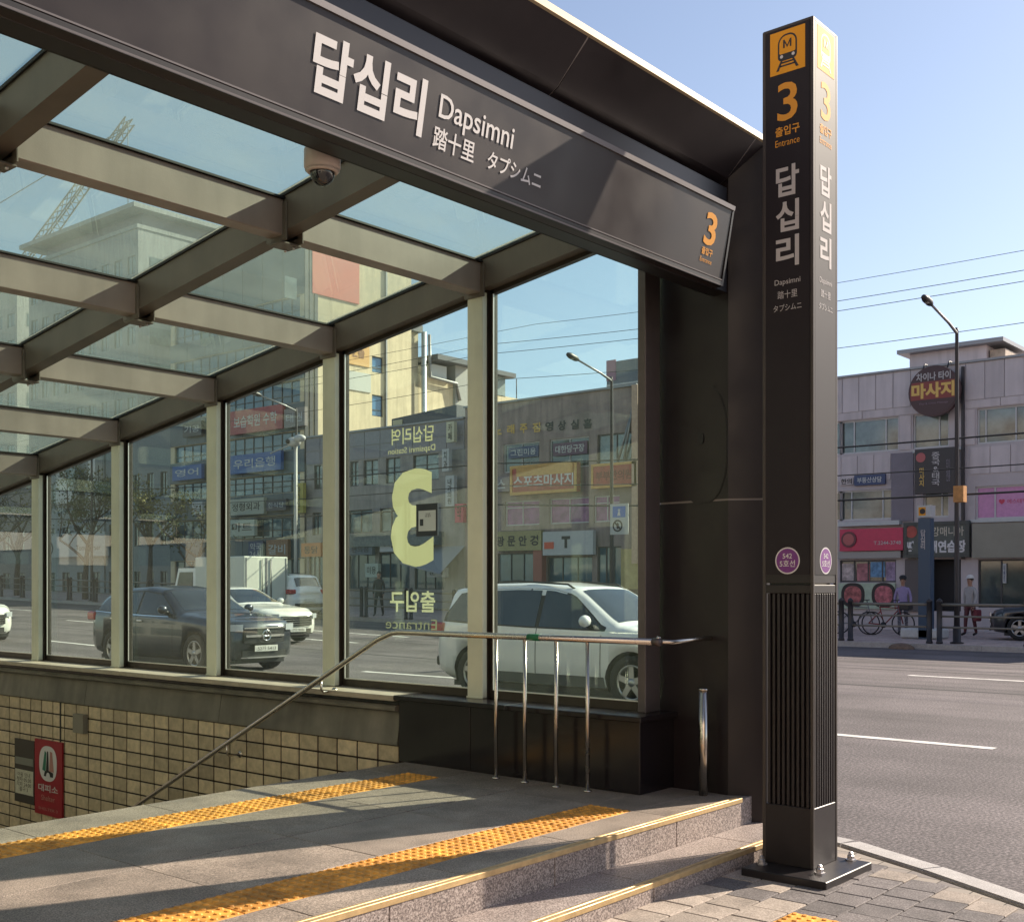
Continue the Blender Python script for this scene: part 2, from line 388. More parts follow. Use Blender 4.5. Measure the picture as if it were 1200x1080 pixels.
near_curb = kerb([(6.62, 30), (6.62, 3.4), (6.52, 2.95), (6.22, 2.35), (5.80, 1.62), (5.15, .7), (4.3, -.3)], 0, lambda v: .005, .15, -1, 'near_curb', .95)
far_curb = kerb([(29.5, 2), (29.5, 112)], 0, lambda v: gz(v) + .14, .16, -1, 'far_curb', 1.9)

# pavers of the near sidewalk that the picture shows
pav = near_walk
def in_walk(x, y):
    best = None
    for (a, b) in zip(CURB0[:-1], CURB0[1:]):
        lo, hi = sorted((a[1], b[1]))
        if lo <= y <= hi and hi > lo: best = a[0] + (b[0] - a[0]) * (y - a[1]) / (b[1] - a[1])
    return best is not None and x < best
pm = MB().bbox(-.097, .097, -.097, .097, -.045, 0, b=.004)
PM = {m: pm.mesh('paver', m, Vector((0, 0, 0))) for m in (PAVT, PAVG)}
WALKO = near_walk
rnd = random.Random(3)
for i in range(-2, 14):
    for j in range(0, 16):
        y = 3.02 - .2 * i; off = .1 if i % 2 else 0
        x = 6.3 - .2 * j + off
        if not (in_walk(x + .12, y + .1) and in_walk(x + .12, y - .1) and in_walk(x + .1, y)): continue
        if x < 3.0: continue
        tan = (x < 5.25 - (3 - y) * .35) or rnd.random() < .12
        if rnd.random() < .10: tan = not tan
        o = inst('paver', PM[PAVT if tan else PAVG], WALKO, (x, y, rnd.uniform(-.002, .002)))
# remaining joint strip toward the kerb
fill = MB().prism([(6.60, 3.4), (6.5, 2.96), (6.2, 2.36), (5.78, 1.63), (5.13, .71), (4.28, -.29), (-4, -.29), (-4, 3.4)][::-1], 2, -.045, -.012)
o = fill.build('paver_bed', PFIELD, WALKO)
# yellow guide tiles
def tactile_mesh(name='tactile_tile'):
    m = MB().bbox(-.1485, .1485, -.1485, .1485, 0, .012, b=.003)
    for a in range(6):
        for b in range(6):
            m.lathe([(.0165, .0115), (.0115, .0175)], (-.125 + .05 * a, -.125 + .05 * b, 0), n=8, smooth=False)
    return m.mesh(name, YEL, Vector((0, 0, 0)))
TM = tactile_mesh()
for j in range(4): inst('tactile_tile', TM, WALKO, (4.85 - .3 * j, 2.35, -.004))

# road paint
for (u, segs) in ((12.1, [(3.82, 8.8), (13.8, 18.8), (23.8, 28.8), (34, 39)]), (20.8, [(-2, 8.1), (13, 18), (23, 28), (33, 38), (43, 48)]),
                  (9.2, [(-6, -1), (7, 12), (17, 22), (27, 32), (37, 42)]), (15.0, [(14, 19), (24, 29), (34, 39), (44, 49)]), (23.7, [(14, 19), (24, 29), (34, 39), (46, 51)]),):
    for a, b in segs:
        m = MB(); n = 5; vs = []
        for i in range(n + 1):
            v = a + (b - a) * i / n; z = gz(v) + .004; vs += [(u - .078, v, z), (u + .078, v, z)]
        m.add(vs, [(2 * i, 2 * i + 1, 2 * i + 3, 2 * i + 2) for i in range(n)])
        m.build('lane_marking', ROADW, road)
SEAM = mat('dark_road_line', (.035, .032, .034), .8)  # narrow dark lines running along the road
for u, v0, v1, w_ in ((21.9, -4, 60, .05), (18.3, -4, 60, .06), (25.2, -4, 60, .05), (10.6, 5, 60, .04)):
    m = MB(); n = 16; vs = []
    for i in range(n + 1):
        v = v0 + (v1 - v0) * i / n; z = gz(v) + .003; w2 = w_ * random.uniform(.6, 1.2); vs += [(u - w2, v, z), (u + w2, v, z)]
    m.add(vs, [(2 * i, 2 * i + 1, 2 * i + 3, 2 * i + 2) for i in range(n)]); m.build('dark_road_line', SEAM, road)
o = MB().sphere((9.52, 1.55, -.10), .035, (1, 1.3, .8), 8, 6).build('road_pebble', PAVG)
tag(o, 'small dark stone lying on the asphalt beyond the pylon', 'stone')

# ================================================================ PLATFORM
LU = .55                    # left limit of the entrance
VN, VN2 = 3.45, 3.11        # nosings
plat = box('entrance_platform', SAND, None, LU, 6.5, 3.50, 6.02, -.6, .238); tag(plat, kind='structure')
# paving slabs
rows = [(3.50, 3.748), (4.052, 4.72), (4.725, 5.385), (5.692, 6.05)]
us = [LU, 1.25, 2.1, 2.95, 3.8, 4.65, 5.5, 6.6]
for ri, (a, b) in enumerate(rows):
    for ci in range(len(us) - 1):
        x0, x1 = us[ci] + (.0), us[ci + 1]
        if ri == 3 and x0 >= 5.93: continue
        if ri in (1, 2, 3): x1 = min(x1, 6.3)
        m = MB().bbox(x0 + .002, x1 - .002, a + .002, b - .002, .2, .25 + random.uniform(-.0008, .0008), b=.002); m.build('paving_slab', GRAN, plat)
# fill slabs beside the guide bands
for (a, b, x0) in ((3.75, 4.05, 5.5), (5.387, 5.69, 5.62)):
    MB().bbox(x0 + .002, 6.3, a + .002, b - .002, .2, .25, b=.002).build('paving_slab', GRAN, plat)
for (vc, umax) in ((3.90, 5.5), (5.54, 5.62)):
    k = 0
    while umax - .3 * k - .15 > LU:
        inst('tactile_tile', TM, plat, (umax - .15 - .3 * k, vc, .238 + random.uniform(-.0012, .0012)), random.choice((0, R(180)))); k += 1
# risers and treads, block by block
st = box('entrance_steps', SAND, None, LU, 6.45, 3.2, 3.51, -.5, .06); tag(st, kind='structure')
j = LU
for ci, x0 in enumerate([LU, 1.1, 2.2, 3.3, 4.4, 5.5]):
    x1 = [1.1, 2.2, 3.3, 4.4, 5.5, 6.36][ci]
    MB().bbox(x0 + .002, x1 - .002, VN, 3.498, .085, .25, b=.003).build('riser_block', GRANR, st)
    x0b = x0 + (.35 if ci else 0); x1b = min(x1 + .35, 6.42)
    MB().bbox(x0b + .002, x1b - .002, VN2, 3.448, -.1, .09, b=.003).build('tread_block', GRANR, st)
for (v, z, x1) in ((VN, .25, 6.24), (VN2, .09, 6.36)):
    MB().bbox(LU, x1, v - .004, v + .022, z - .022, z + .006, b=.002).build('brass_strip', BRASS, st)
    MB().bbox(LU, x1, v + .034, v + .052, z - .005, z + .005, b=.002).build('brass_strip', BRASS, st)

# ================================================================ CANOPY (one building)
can = thing('subway_entrance_canopy', (3.5, 6.0, .25), 'dark framed glass canopy over the subway stairs with sloping glass roof', 'subway entrance')
# --- portal hood, panel by panel
hood = [(3.38, 4.24), (3.572, 4.045), (3.70, 3.975), (4.10, 3.975), (4.10, 4.36), (3.62, 4.36), (3.40, 4.285)]
for x0, x1 in ((.25, 1.18), (1.18, 2.88), (2.88, 4.58), (4.58, 6.28), (6.28, 6.66)):
    MB().prism(hood, 0, x0 + .005, x1 - .005).build('hood_panel', DARK, can)
MB().prism([(a + (.004 if a < 3.6 else 0), b + (.004 if b < 4.1 else -.004)) for a, b in hood], 0, .27, 6.62).build('hood_core', SEAL, can)
MB().prism([(3.365, 4.245), (3.385, 4.238), (3.405, 4.292), (3.62, 4.366), (3.62, 4.374), (3.39, 4.300)], 0, .25, 6.67).build('sunlit_hood_lip', LIPM, can)  # added strip; the lip's sunlit gleam is put into its colour
# --- right and left piers
pier = [(6.34, 4.12), (6.285, 3.572), (6.40, 3.38), (6.45, 3.375), (6.60, 3.5), (6.60, 4.12)]
for zz0, zz1 in ((-.3, 2.07), (2.07, 4.235)):
    MB().prism(pier, 2, zz0 + (.006 if zz0 > 0 else 0), zz1 - .006).build('pier_panel', DARK, can)
MB().prism([(6.343, 4.1), (6.289, 3.574), (6.403, 3.387), (6.45, 3.385), (6.58, 3.5), (6.58, 4.1)], 2, -.3, 4.2).build('pier_core', SEAL, can)
MB().prism([(.24, 4.12), (.45, 4.12), (.52, 3.572), (.40, 3.38), (.30, 3.38), (.24, 3.5)], 2, -.3, 4.23).build('pier_panel', DARK, can)
# the joints of the right pier as pale sealant grooves + oval inspection hatch with a lock
pin = Pl((6.285, 3.572, 0), (.0, -1, 0)); dn = Vector((6.34 - 6.285, 4.12 - 3.572, 0)).normalized()
pin = Pl((6.34, 4.12, 0), (-dn.x, -dn.y, 0))
hm = MB(); disc(hm, pin, .34, 2.16, .0, .002)
hm = MB()
def oval(pl, a, z, ra, rz, d0, d1, n=40, ring=None):
    m = MB(); o_ = [(math.copysign(abs(math.cos(t)) ** .8, math.cos(t)) * ra, math.copysign(abs(math.sin(t)) ** .8, math.sin(t)) * rz) for t in [2 * math.pi * k / n for k in range(n)]]
    vs = [pl.pt(a + x, z + y, d) for d in (d0, d1) for x, y in o_]
    m.add(vs, [list(range(n, 2 * n))] + [(k, (k + 1) % n, n + (k + 1) % n, n + k) for k in range(n)]); return m
oval(pin, .36, 2.42, .19, .37, 0, .003).build('hatch_joint', BLACK, can)
oval(pin, .36, 2.42, .183, .363, 0, .005).build('inspection_hatch', DARK, can)
oval(pin, .35, 2.46, .022, .035, 0, .012).build('hatch_lock', BLACK, can)
# --- header behind the sign
box('header_beam', DARK2, can, .5, 6.30, 3.58, 3.69, 3.338, 3.99, b=.006)
box('header_seal', GASK, can, .5, 6.28, 3.69, 3.70, 3.34, 3.36)

FV = [5.45 + 1.58 * k for k in range(7)]          # post stations
def rz(v): return 3.635 - .145 * (v - 5.53)        # underside of the rafters
def slant(name, m, x0, x1, v0, v1, z0, z1, b=0, par=None):
    mb = MB(); vs = []
    for v in (v0, v1):
        zz = rz(v)
        for x, z in ((x0, zz + z0), (x1, zz + z0), (x1, zz + z1), (x0, zz + z1)): vs.append((x, v, z))
    mb.add(vs, [(0, 1, 2, 3), (7, 6, 5, 4), (0, 4, 5, 1), (1, 5, 6, 2), (2, 6, 7, 3), (3, 7, 4, 0)]); return mb.build(name, m, par or can)
RU = [6.12, 4.36, 2.60, .84]                       # near faces of the rafters
VE = FV[-1] + .15
for x in RU:
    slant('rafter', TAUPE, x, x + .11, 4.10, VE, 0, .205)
    slant('gasket', GASK, x - .012, x + .122, 4.10, VE, .205, .222)
    slant('glazing_bead', BEAD, x + .03, x + .08, 4.10, VE, .250, .262)
for i, v in enumerate(FV):
    for a, b in zip(RU[::-1][:-1], RU[::-1][1:]):
        x0, x1 = a + .11, b
        mb = MB(); z0, z1 = rz(v + .07) - .02, rz(v + .07) + .195
        mb.bbox(x0, x1, v + .01, v + .13, z0, z1, b=.006).build('purlin', BEIGE, can)
        MB().box(x0, x1, v - .006, v + .146, z1, z1 + .012 + .0).build('gasket', GASK, can)
        MB().box(x0, x1, v + .13, v + .15, z1 - .03, z1 - .008).build('glazing_bead', BEAD, can)
        # end plates with bolts
        for xe, s_ in ((x0, 1), (x1, -1)):
            g_ = MB().bbox(xe, xe + s_ * .012, v - .025, v + .165, z0 - .03, z1 - .02, b=.003)
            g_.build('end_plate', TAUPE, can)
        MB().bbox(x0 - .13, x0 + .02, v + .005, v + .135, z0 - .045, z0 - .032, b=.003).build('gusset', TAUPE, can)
        for q in (.03, .11): MB().lathe([(.009, 0), (.009, .012), (.005, .018)], (x0 - .02, v + q, z0 - .060), n=8).build('bolt', ALU, can)
# --- roof panes
vv = [4.10] + [v + .07 for v in FV]
for a, b in zip(RU[::-1][:-1], RU[::-1][1:]):
    for v0, v1 in zip(vv[:-1], vv[1:]):
        slant('roof_pane', RGLASS, a + .045, b + .065, v0 + .012, v1 - .012, .226, .238)
slant('eave_strip', BRONZE, 6.235, 6.31, 4.12, VE, .12, .27)
slant('eave_strip', BRONZE, .74, .835, 4.12, VE, .12, .27)
# --- side walls: posts, frames, panes
ZS = .735
def side(xn, s, full=True):
    X = lambda d: xn + s * d          # d = distance outwards from the inner face of the posts
    st_ = [4.07] + FV
    for i, v in enumerate(st_):
        wv = .147
        if i == 0:
            MB().bbox(X(0), X(.17), v, v + .06, ZS, rz(v) + .02, b=.004).build('end_mullion', mat('warm_dark_mullion', (.10, .086, .086), .4, .1, noise=.08), can); continue
        MB().bbox(X(0), X(.052), v, v + wv, ZS + .002, rz(v + .1) - .008, b=.005).build('post', FINM, can)
        MB().bbox(X(.052), X(.125), v + .004, v + wv - .004, ZS, rz(v + .1) + .02, b=.003).build('mullion', BRONZE, can)
        MB().bbox(X(-.006), X(0), v - .004, v + wv + .004, ZS + .0, ZS + .014, b=.002).build('post_foot', FINM, can)
    for i in range(len(st_) - 1):
        v0 = st_[i] + (.06 if i == 0 else .147); v1 = st_[i + 1]
        zt0, zt1 = rz(v0), rz(v1); fr = MB()
        x0, x1 = sorted((X(.085), X(.13)))
        fr.box(x0, x1, v0, v1, ZS, ZS + .055)
        fr.box(x0, x1, v0, v0 + .022, ZS + .055, zt0 + .01); fr.box(x0, x1, v1 - .030, v1, ZS + .055, zt1 + .01)
        fr.add([(xx, v, rz(v) + dz) for v in (v0, v1) for xx, dz in ((x0, -.03), (x1, -.03), (x1, .05), (x0, .05))],
               [(0, 1, 2, 3), (7, 6, 5, 4), (0, 4, 5, 1), (1, 5, 6, 2), (2, 6, 7, 3), (3, 7, 4, 0)])
        f_ = fr.build('window_frame', BRONZE, can)
        MB().box(X(.078), X(.0849), v0 + .016, v0 + .026, ZS + .058, zt0 - .03).box(X(.078), X(.0849), v1 - .036, v1 - .026, ZS + .058, zt1 - .03).build('glazing_bead', BEAD, f_)
        MB().box(X(.078), X(.0848), v0 + .026, v1 - .036, ZS + .056, ZS + .064).build('glazing_bead', BEAD, f_)
        gx0, gx1 = sorted((X(.103), X(.113)))
        gl = MB(); q = [(v0 + .022, ZS + .055), (v1 - .030, ZS + .055), (v1 - .030, rz(v1) - .03), (v0 + .022, rz(v0) - .03)]
        gl.prism(q, 0, gx0, gx1); gl.build('glass_pane', WGLASS, can)
side(6.12, 1); side(.95, -1)

# --- low walls under the glazing
pl_ = thing('black_granite_plinth', (6.1, 5.0, .25), 'low black polished plinth wall under the glazing beside the pier', 'plinth wall')
for a, b in ((3.985, 4.66), (4.66, 5.40), (5.40, 6.11)):
    MB().bbox(5.935, 6.02, a + .003, b - .003, .25, .70, b=.003).build('plinth_panel', BLACKG, pl_)
box('plinth_core', BLACKG, pl_, 6.02, 6.33, 3.99, 6.10, .0, .699)
for a, b in ((3.955, 5.05), (5.05, 6.13)):
    MB().bbox(5.895, 6.33, a + .001, b - .001, .70, ZS, b=.005).build('plinth_cap', BLACKG, pl_)

sw = thing('stairwell_wall', (6.1, 9.5, -3), 'tiled stairwell side wall with grey coping below the glazed side', 'wall')
box('wall_core', COPE, sw, 6.0, 6.33, 6.13, 17, -4, .62)
VT0 = 6.125
for k in range(6):
    a = VT0 + .006 + 1.85 * k; b = a + 1.845
    MB().bbox(5.90, 6.33, a, b, .69, ZS - .004, b=.004).build('ledge_slab', LEDGE, sw)
MB().box(5.965, 6.3, 6.14, 17, .655, .69).build('ledge_shadow_gap', BLACKG, sw)
MB().prism([(5.935, .60), (5.93, .63), (5.95, .655), (6.3, .655), (6.3, .60)], 0, 0, 1) if False else None
m_ = MB().prism([(5.93, .615), (5.925, .64), (5.945, .655), (6.0, .655), (6.0, .60)], 1, 6.14, 17); m_.build('coping_moulding', COPE, sw)
for k in range(5):
    a = 6.14 + 2.2 * k
    MB().prism([(5.952, .36), (5.952, .38), (5.985, .60), (6.02, .60), (6.02, .36)], 1, a + .002, a + 2.197).build('coping_panel', COPE, sw)
box('grout_bed', GROUT, sw, 5.972, 6.01, 6.13, 17, -4, .357)
TW, TH = .229, .128
tm = MB().bbox(-.0045, .0045, -TW / 2 + .008, TW / 2 - .008, -TH / 2 + .007, TH / 2 - .007, b=.003).mesh('wall_tile', TILE, Vector((0, 0, 0)))
restm = MB(); nt_ = 0
for i in range(48):
    v = VT0 + TW / 2 + .01 + TW * i
    for jz in range(34):
        z = .357 - TH / 2 - TH * jz
        vis = z + TH > .25 - (v - 5.95) * .25 - .0 and i < 28
        zlim = .25 - (v - 6.05) * .228 - .12
        if i < 28 and z > zlim and nt_ < 298:
            nt_ += 1; o = inst('wall_tile', tm, sw, (5.968, v, z)); o.rotation_euler = (random.gauss(0, .002), 0, random.gauss(0, .004))
        else: restm.box(5.9645, 5.972, v - TW / 2 + .008, v + TW / 2 - .008, z - TH / 2 + .007, z + TH / 2 - .007)
o = restm.build('wall_tile', TILE, sw); o['kind'] = 'stuff'
print('tiles', nt_)
# left hand low wall and stair flight
sl_ = thing('stairwell_wall', (.85, 9.5, -3), 'left stairwell wall under the glazing, outside the picture', 'wall')
box('wall_core', COPE, sl_, .55, .95, 4.14, 17, -4, ZS - .002)
stairs = MB()
for k in range(24):
    stairs.box(.95, 5.97, 6.052 + .30 * k, 6.352 + .30 * k, -4.2, .238 - .155 * (k + 1))
tag(stairs.build('stairs', GRAN), kind='structure')
tag(box('stairwell_end', COPE, None, .55, 6.33, 17.0, 17.3, -4.2, 1.85), kind='structure')

# --- things on the stairwell wall
wp = Pl((5.962, 20, 0), (0, -1, 0))
RED = mat('red_sign_plate', (.30, .012, .022), .35, rvar=.05, noise=.08); GRN = mat('sign_green', (.02, .16, .10), .5)
DK = mat('dark_sign_plate', (.05, .042, .035), .4); PAPER = mat('notice_paper', (.52, .50, .40), .7, noise=.1, nscale=30); ROSE = mat('rose_print', (.42, .2, .17), .5)
def plate(name, pl, r, d, th, m, label, cat, b=.003, group=None, par=None):
    a0, a1, z0, z1 = r; mb = MB(); pl.box(mb, a0, a1, z0, z1, d, d + th); o = mb.build(name, m, par)
    return tag(o, label, cat, group) if par is None else o
r = wp.rect(43, 867, 75, 955); a0, a1, z0, z1 = r
sg = plate('shelter_sign', wp, r, .002, .02, RED, 'tall red shelter sign with white oval on the tiled stairwell wall', 'sign')
W_, H_ = a1 - a0, z1 - z0; ac = (a0 + a1) / 2
oval(wp, ac - .0, z1 - H_ * .31, W_ * .32, H_ * .235, .022, .0245).build('white_oval', WHITE, sg)
d_ = .026; m = MB(); poly(m, wp, [(ac - W_ * .2, z1 - H_ * .40), (ac - W_ * .08, z1 - H_ * .42), (ac - W_ * .05, z1 - H_ * .17), (ac - W_ * .11, z1 - H_ * .14)], d_); m.build('emblem_shape', GRN, sg)
m = MB(); poly(m, wp, [(ac - W_ * .07, z1 - H_ * .44), (ac + W_ * .04, z1 - H_ * .42), (ac + W_ * .02, z1 - H_ * .15), (ac - W_ * .02, z1 - H_ * .14)], d_ + .001); poly(m, wp, [(ac - W_ * .14, z1 - H_ * .48), (ac + W_ * .2, z1 - H_ * .48), (ac + W_ * .2, z1 - H_ * .42), (ac + W_ * .03, z1 - H_ * .40), (ac - W_ * .1, z1 - H_ * .41)], d_ + .002); m.build('emblem_shape', BLACK, sg)
m = MB(); poly(m, wp, [(ac + W_ * .05, z1 - H_ * .41), (ac + W_ * .22, z1 - H_ * .41), (ac + W_ * .16, z1 - H_ * .15), (ac + W_ * .08, z1 - H_ * .14)], d_); m.build('emblem_shape', ROSE, sg)
m = MB(); disc(m, wp, ac + W_ * .02, z1 - H_ * .475, W_ * .07, d_ + .003); m.build('emblem_shape', WHITE, sg)
text('대피소', wp, ac, z0 + H_ * .36, W_ * .72, H_ * .1, LWHITE, sg, d=.0235, bold=.02)
text('Shelter', wp, ac, z0 + H_ * .23, W_ * .5, H_ * .07, ROSE, sg, d=.0235)
text('SHELTER 3', wp, ac, z0 + H_ * .08, W_ * .7, H_ * .035, ROSE, sg, d=.0235)
r = wp.rect(19, 866, 42, 940); a0, a1, z0, z1 = r
nb = plate('notice_board', wp, r, .002, .016, DK, 'narrow dark notice board with paper sheet left of the red sign', 'notice board')
plate('notice_sheet', wp, (a0 + .02, a1 - .02, z0 + .09, z0 + (z1 - z0) * .52), .018, .003, PAPER, None, None, par=nb)
plate('notice_sheet', wp, (a0 + .02, a1 - .02, z0 + (z1 - z0) * .60, z1 - .19), .018, .003, mat('notice_grey', (.2, .2, .17), .6), None, None, par=nb)
text('이용 안내\n첫차 05:30\n막차 24:00\n출구 3', wp, (a0 + a1) / 2, z0 + (z1 - z0) * .33, (a1 - a0) * .72, .2, DK, nb, d=.0225)
r = wp.rect(91, 836, 103, 858)
plate('junction_box', wp, r, .002, .05, mat('grey_plastic', (.22, .2, .16), .5), 'small grey junction box on the top row of wall tiles', 'junction box')
box('expansion_joint', GASK, sw, 5.960, 5.972, 11.005, 11.03, -3, .357)

# ================================================================ STATION SIGN
sign = thing('station_name_sign', (3.4, 3.5, 3.34), 'long dark station name board with white lettering hung under the canopy hood', 'sign')
SB = [(3.44, 3.772), (3.52, 3.342), (3.575, 3.336), (3.575, 3.775)]
SIGNM = mat('dark_sign_face', (.024, .017, .0175), .38, 0, spec=.32, noise=.05, nscale=3, rvar=.05)
MB().prism(SB, 0, .75, 6.10).build('sign_box', SIGNM, sign)
MB().prism([(3.43, 3.772), (3.425, 3.797), (3.575, 3.80), (3.575, 3.776)], 0, .75, 6.115).build('top_trim', TRIMG, sign)
MB().prism([(3.507, 3.362), (3.511, 3.336), (3.53, 3.334), (3.52, 3.362)], 0, .75, 6.105).build('bottom_trim', DARK2, sign)
MB().prism([(3.5035, 3.372), (3.505, 3.366), (3.519, 3.366), (3.516, 3.372)], 0, .75, 6.10).build('bottom_bead', TRIMG, sign)
MB().prism([(3.5085, 3.345), (3.5105, 3.338), (3.53, 3.338), (3.52, 3.345)], 0, .75, 6.10).build('bottom_bead', TRIMG, sign)
MB().prism([(3.435, 3.775), (3.512, 3.338), (3.577, 3.332), (3.577, 3.778)], 0, 6.10, 6.118).build('end_cap', DARK2, sign)
sp = Pl((0, 3.48, 0), (1, 0, 0)); TL = .08 / .43     # face leans: top is nearer the street
def stext(s, u0, u1, zc, h, m, bold=0, **k):
    dd = (zc - 3.557) * TL + .003
    return text(s, sp, (u0 + u1) / 2, zc, u1 - u0, h, m, sign, d=dd, bold=bold, tilt=TL, **k)
stext('답십리', 2.915, 3.53, 3.578, .235, WHITE, .028)
stext('Dapsimni', 3.615, 4.11, 3.606, .128, WHITE, .008)
stext('踏十里', 3.60, 3.865, 3.490, .092, WHITE, .012)
stext('タプシムニ', 3.955, 4.345, 3.490, .080, WHITE, .012)
stext('3', 5.835, 5.96, 3.618, .185, ORANGE, .02)
stext('출입구', 5.835, 5.955, 3.492, .042, ORANGE, .02)
stext('Entrance', 5.83, 5.96, 3.443, .026, ORANGE, .0)

# dome camera under the header
dc = thing('dome_camera', (3.27, 3.86, 3.2), 'pale dome security camera hanging below the station name board', 'security camera')
CAMW = mat('camera_housing', (.50, .42, .37), .4); CAMD = mat('camera_dome', (.01, .01, .012), .06, spec=.8)
cc = (3.24, 3.80, 3.40)
MB().lathe([(.03, .09), (.03, .02), (.07, .012), (.078, -.004), (.078, -.075), (.070, -.090), (.055, -.093)], cc, n=28).build('housing', CAMW, dc)
MB().lathe([(.074, -.088), (.060, -.10), (.056, -.094)], cc, n=24).build('housing_ring', CAMW, dc)
m = MB(); prof = [(.053, -.092)] + [(.053 * math.cos(t), -.094 - .060 * math.sin(t)) for t in [i * math.pi / 2 / 7 for i in range(8)]]
m.lathe([(max(a, .001), b) for a, b in prof], cc, n=24).build('dome', CAMD, dc)
MB().tube([(3.24, 3.70, 3.55), (3.24, 3.80, 3.55), (3.24, 3.80, 3.47)], .02, 10).build('bracket', CAMW, dc)

# ================================================================ HANDRAIL
hr = thing('handrail', (5.83, 5.0, .25), 'stainless steel handrail with four bars sloping down into the stairwell', 'handrail')
zt = 1.203
def rail_z(v): return zt if v < 6.10 else zt - .505 * (v - 6.10)
pts = [(5.83, 3.80, zt), (5.83, 5.98, zt), (5.83, 6.06, zt - .006), (5.83, 6.13, zt - .03)] + [(5.83, v, rail_z(v)) for v in (6.22, 8, 10, 12)]
MB().tube(pts, .0205, 14).build('rail', STEEL, hr)
MB().lathe([(.026, 0), (.026, .05)], (5.83, 3.82, zt), (0, -1, 0), 14).build('rail_collar', mat('rail_dark_fitting', (.10, .08, .08), .4, .6), hr)
MB().tube([(5.83, 3.84, zt), (5.9, 3.72, zt), (6.10, 3.70, zt + .01), (6.30, 3.70, zt + .01)], .015, 10).build('wall_anchor', STEEL, hr)
MB().tube([(5.83, 3.80, zt - .002), (5.83, 3.78, zt + .035)], .012, 8).build('wall_anchor', STEEL, hr)
MB().lathe([(.0225, -.05), (.0225, .05)], (5.83, 4.74, zt), (0, 1, 0), 16).build('green_tape', mat('green_tape', (.01, .15, .06), .5), hr)
for v in (5.07, 4.82, 4.56, 4.31):
    p_ = MB().tube([(5.83, v, .252), (5.83, v, zt - .015)], .0125, 12).build('bar', STEEL, hr)
    MB().lathe([(.028, .25), (.028, .257), (.018, .264)], (5.83, v, 0), n=14).build('base_ring', STEEL, p_)
for v in (6.85, 8.05, 9.3, 10.6):
    z = rail_z(v)
    MB().tube([(5.83, v, z - .015), (5.83, v, z - .085), (5.85, v, z - .105), (5.965, v, z - .105)], .009, 8).build('wall_bracket', STEEL, hr)
    MB().lathe([(.028, 0), (.028, .008)], (5.958, v, z - .105), (1, 0, 0), 12).build('bracket_rose', STEEL, hr)
# short steel post by the pier
bp = MB().tube([(6.19, 3.69, .25), (6.19, 3.69, .895)], .028, 18).build('steel_post', STEEL)
tag(bp, 'short stainless steel post standing against the dark pier', 'post')
MB().lathe([(.031, .895), (.031, .905), (.024, .91)], (6.19, 3.69, 0), n=18).build('post_cap', STEEL, bp)

# ================================================================ PYLON
PU, PV, PW, PT = 5.686, 2.723, .298, 4.55
py = thing('subway_pylon', (PU + .15, PV + .15, 0), 'tall square dark pylon with amber train symbol and number 3 on the sidewalk', 'station pylon')
PYM = mat('pylon_dark_metal', (.016, .012, .0135), .45, .1, noise=.08, rvar=.07)
PYF = mat('pylon_satin_frame', (.055, .046, .042), .5, .3, noise=.08)
# four corner posts, faces sit between them
for (x, y) in ((PU, PV), (PU + PW, PV), (PU, PV + PW), (PU + PW, PV + PW)):
    sx = .018 if x == PU else -.018; sy = .018 if y == PV else -.018
    MB().bbox(x, x + sx, y, y + sy, .04, PT, b=.003).build('corner_post', PYF, py)
MB().box(PU + .004, PU + PW - .004, PV + .004, PV + PW - .004, 1.555, PT - .012).build('upper_box', PYM, py)
MB().box(PU + .03, PU + PW - .03, PV + .03, PV + PW - .03, .04, 1.56).build('inner_core', BLACKG, py)
MB().bbox(PU + .002, PU + PW - .002, PV + .002, PV + PW - .002, PT - .014, PT + .004, b=.003).build('top_cap', PYF, py)
MB().bbox(PU + .003, PU + PW - .003, PV + .003, PV + PW - .003, .04, .36, b=.003).build('kick_panel', PYM, py)
MB().bbox(PU + .003, PU + PW - .003, PV + .003, PV + PW - .003, 1.50, 1.545, b=.003).build('band_panel', PYM, py)
for k in range(9):
    x = PU + .036 + k * .0282
    MB().bbox(x - .0075, x + .0075, PV + .004, PV + .03, .362, 1.498, b=.002).build('louvre', PYM, py)
    y = PV + .036 + k * .0282
    MB().bbox(PU + .004, PU + .03, y - .0075, y + .0075, .362, 1.498, b=.002).build('louvre', PYM, py)
    MB().bbox(PU + PW - .03, PU + PW - .004, y - .0075, y + .0075, .362, 1.498, b=.002).build('louvre', PYM, py)
fl = Pl((PU + .0035, PV + PW / 2, 0), (0, -1, 0)); fr_ = Pl((PU + PW / 2, PV + .0035, 0), (1, 0, 0))
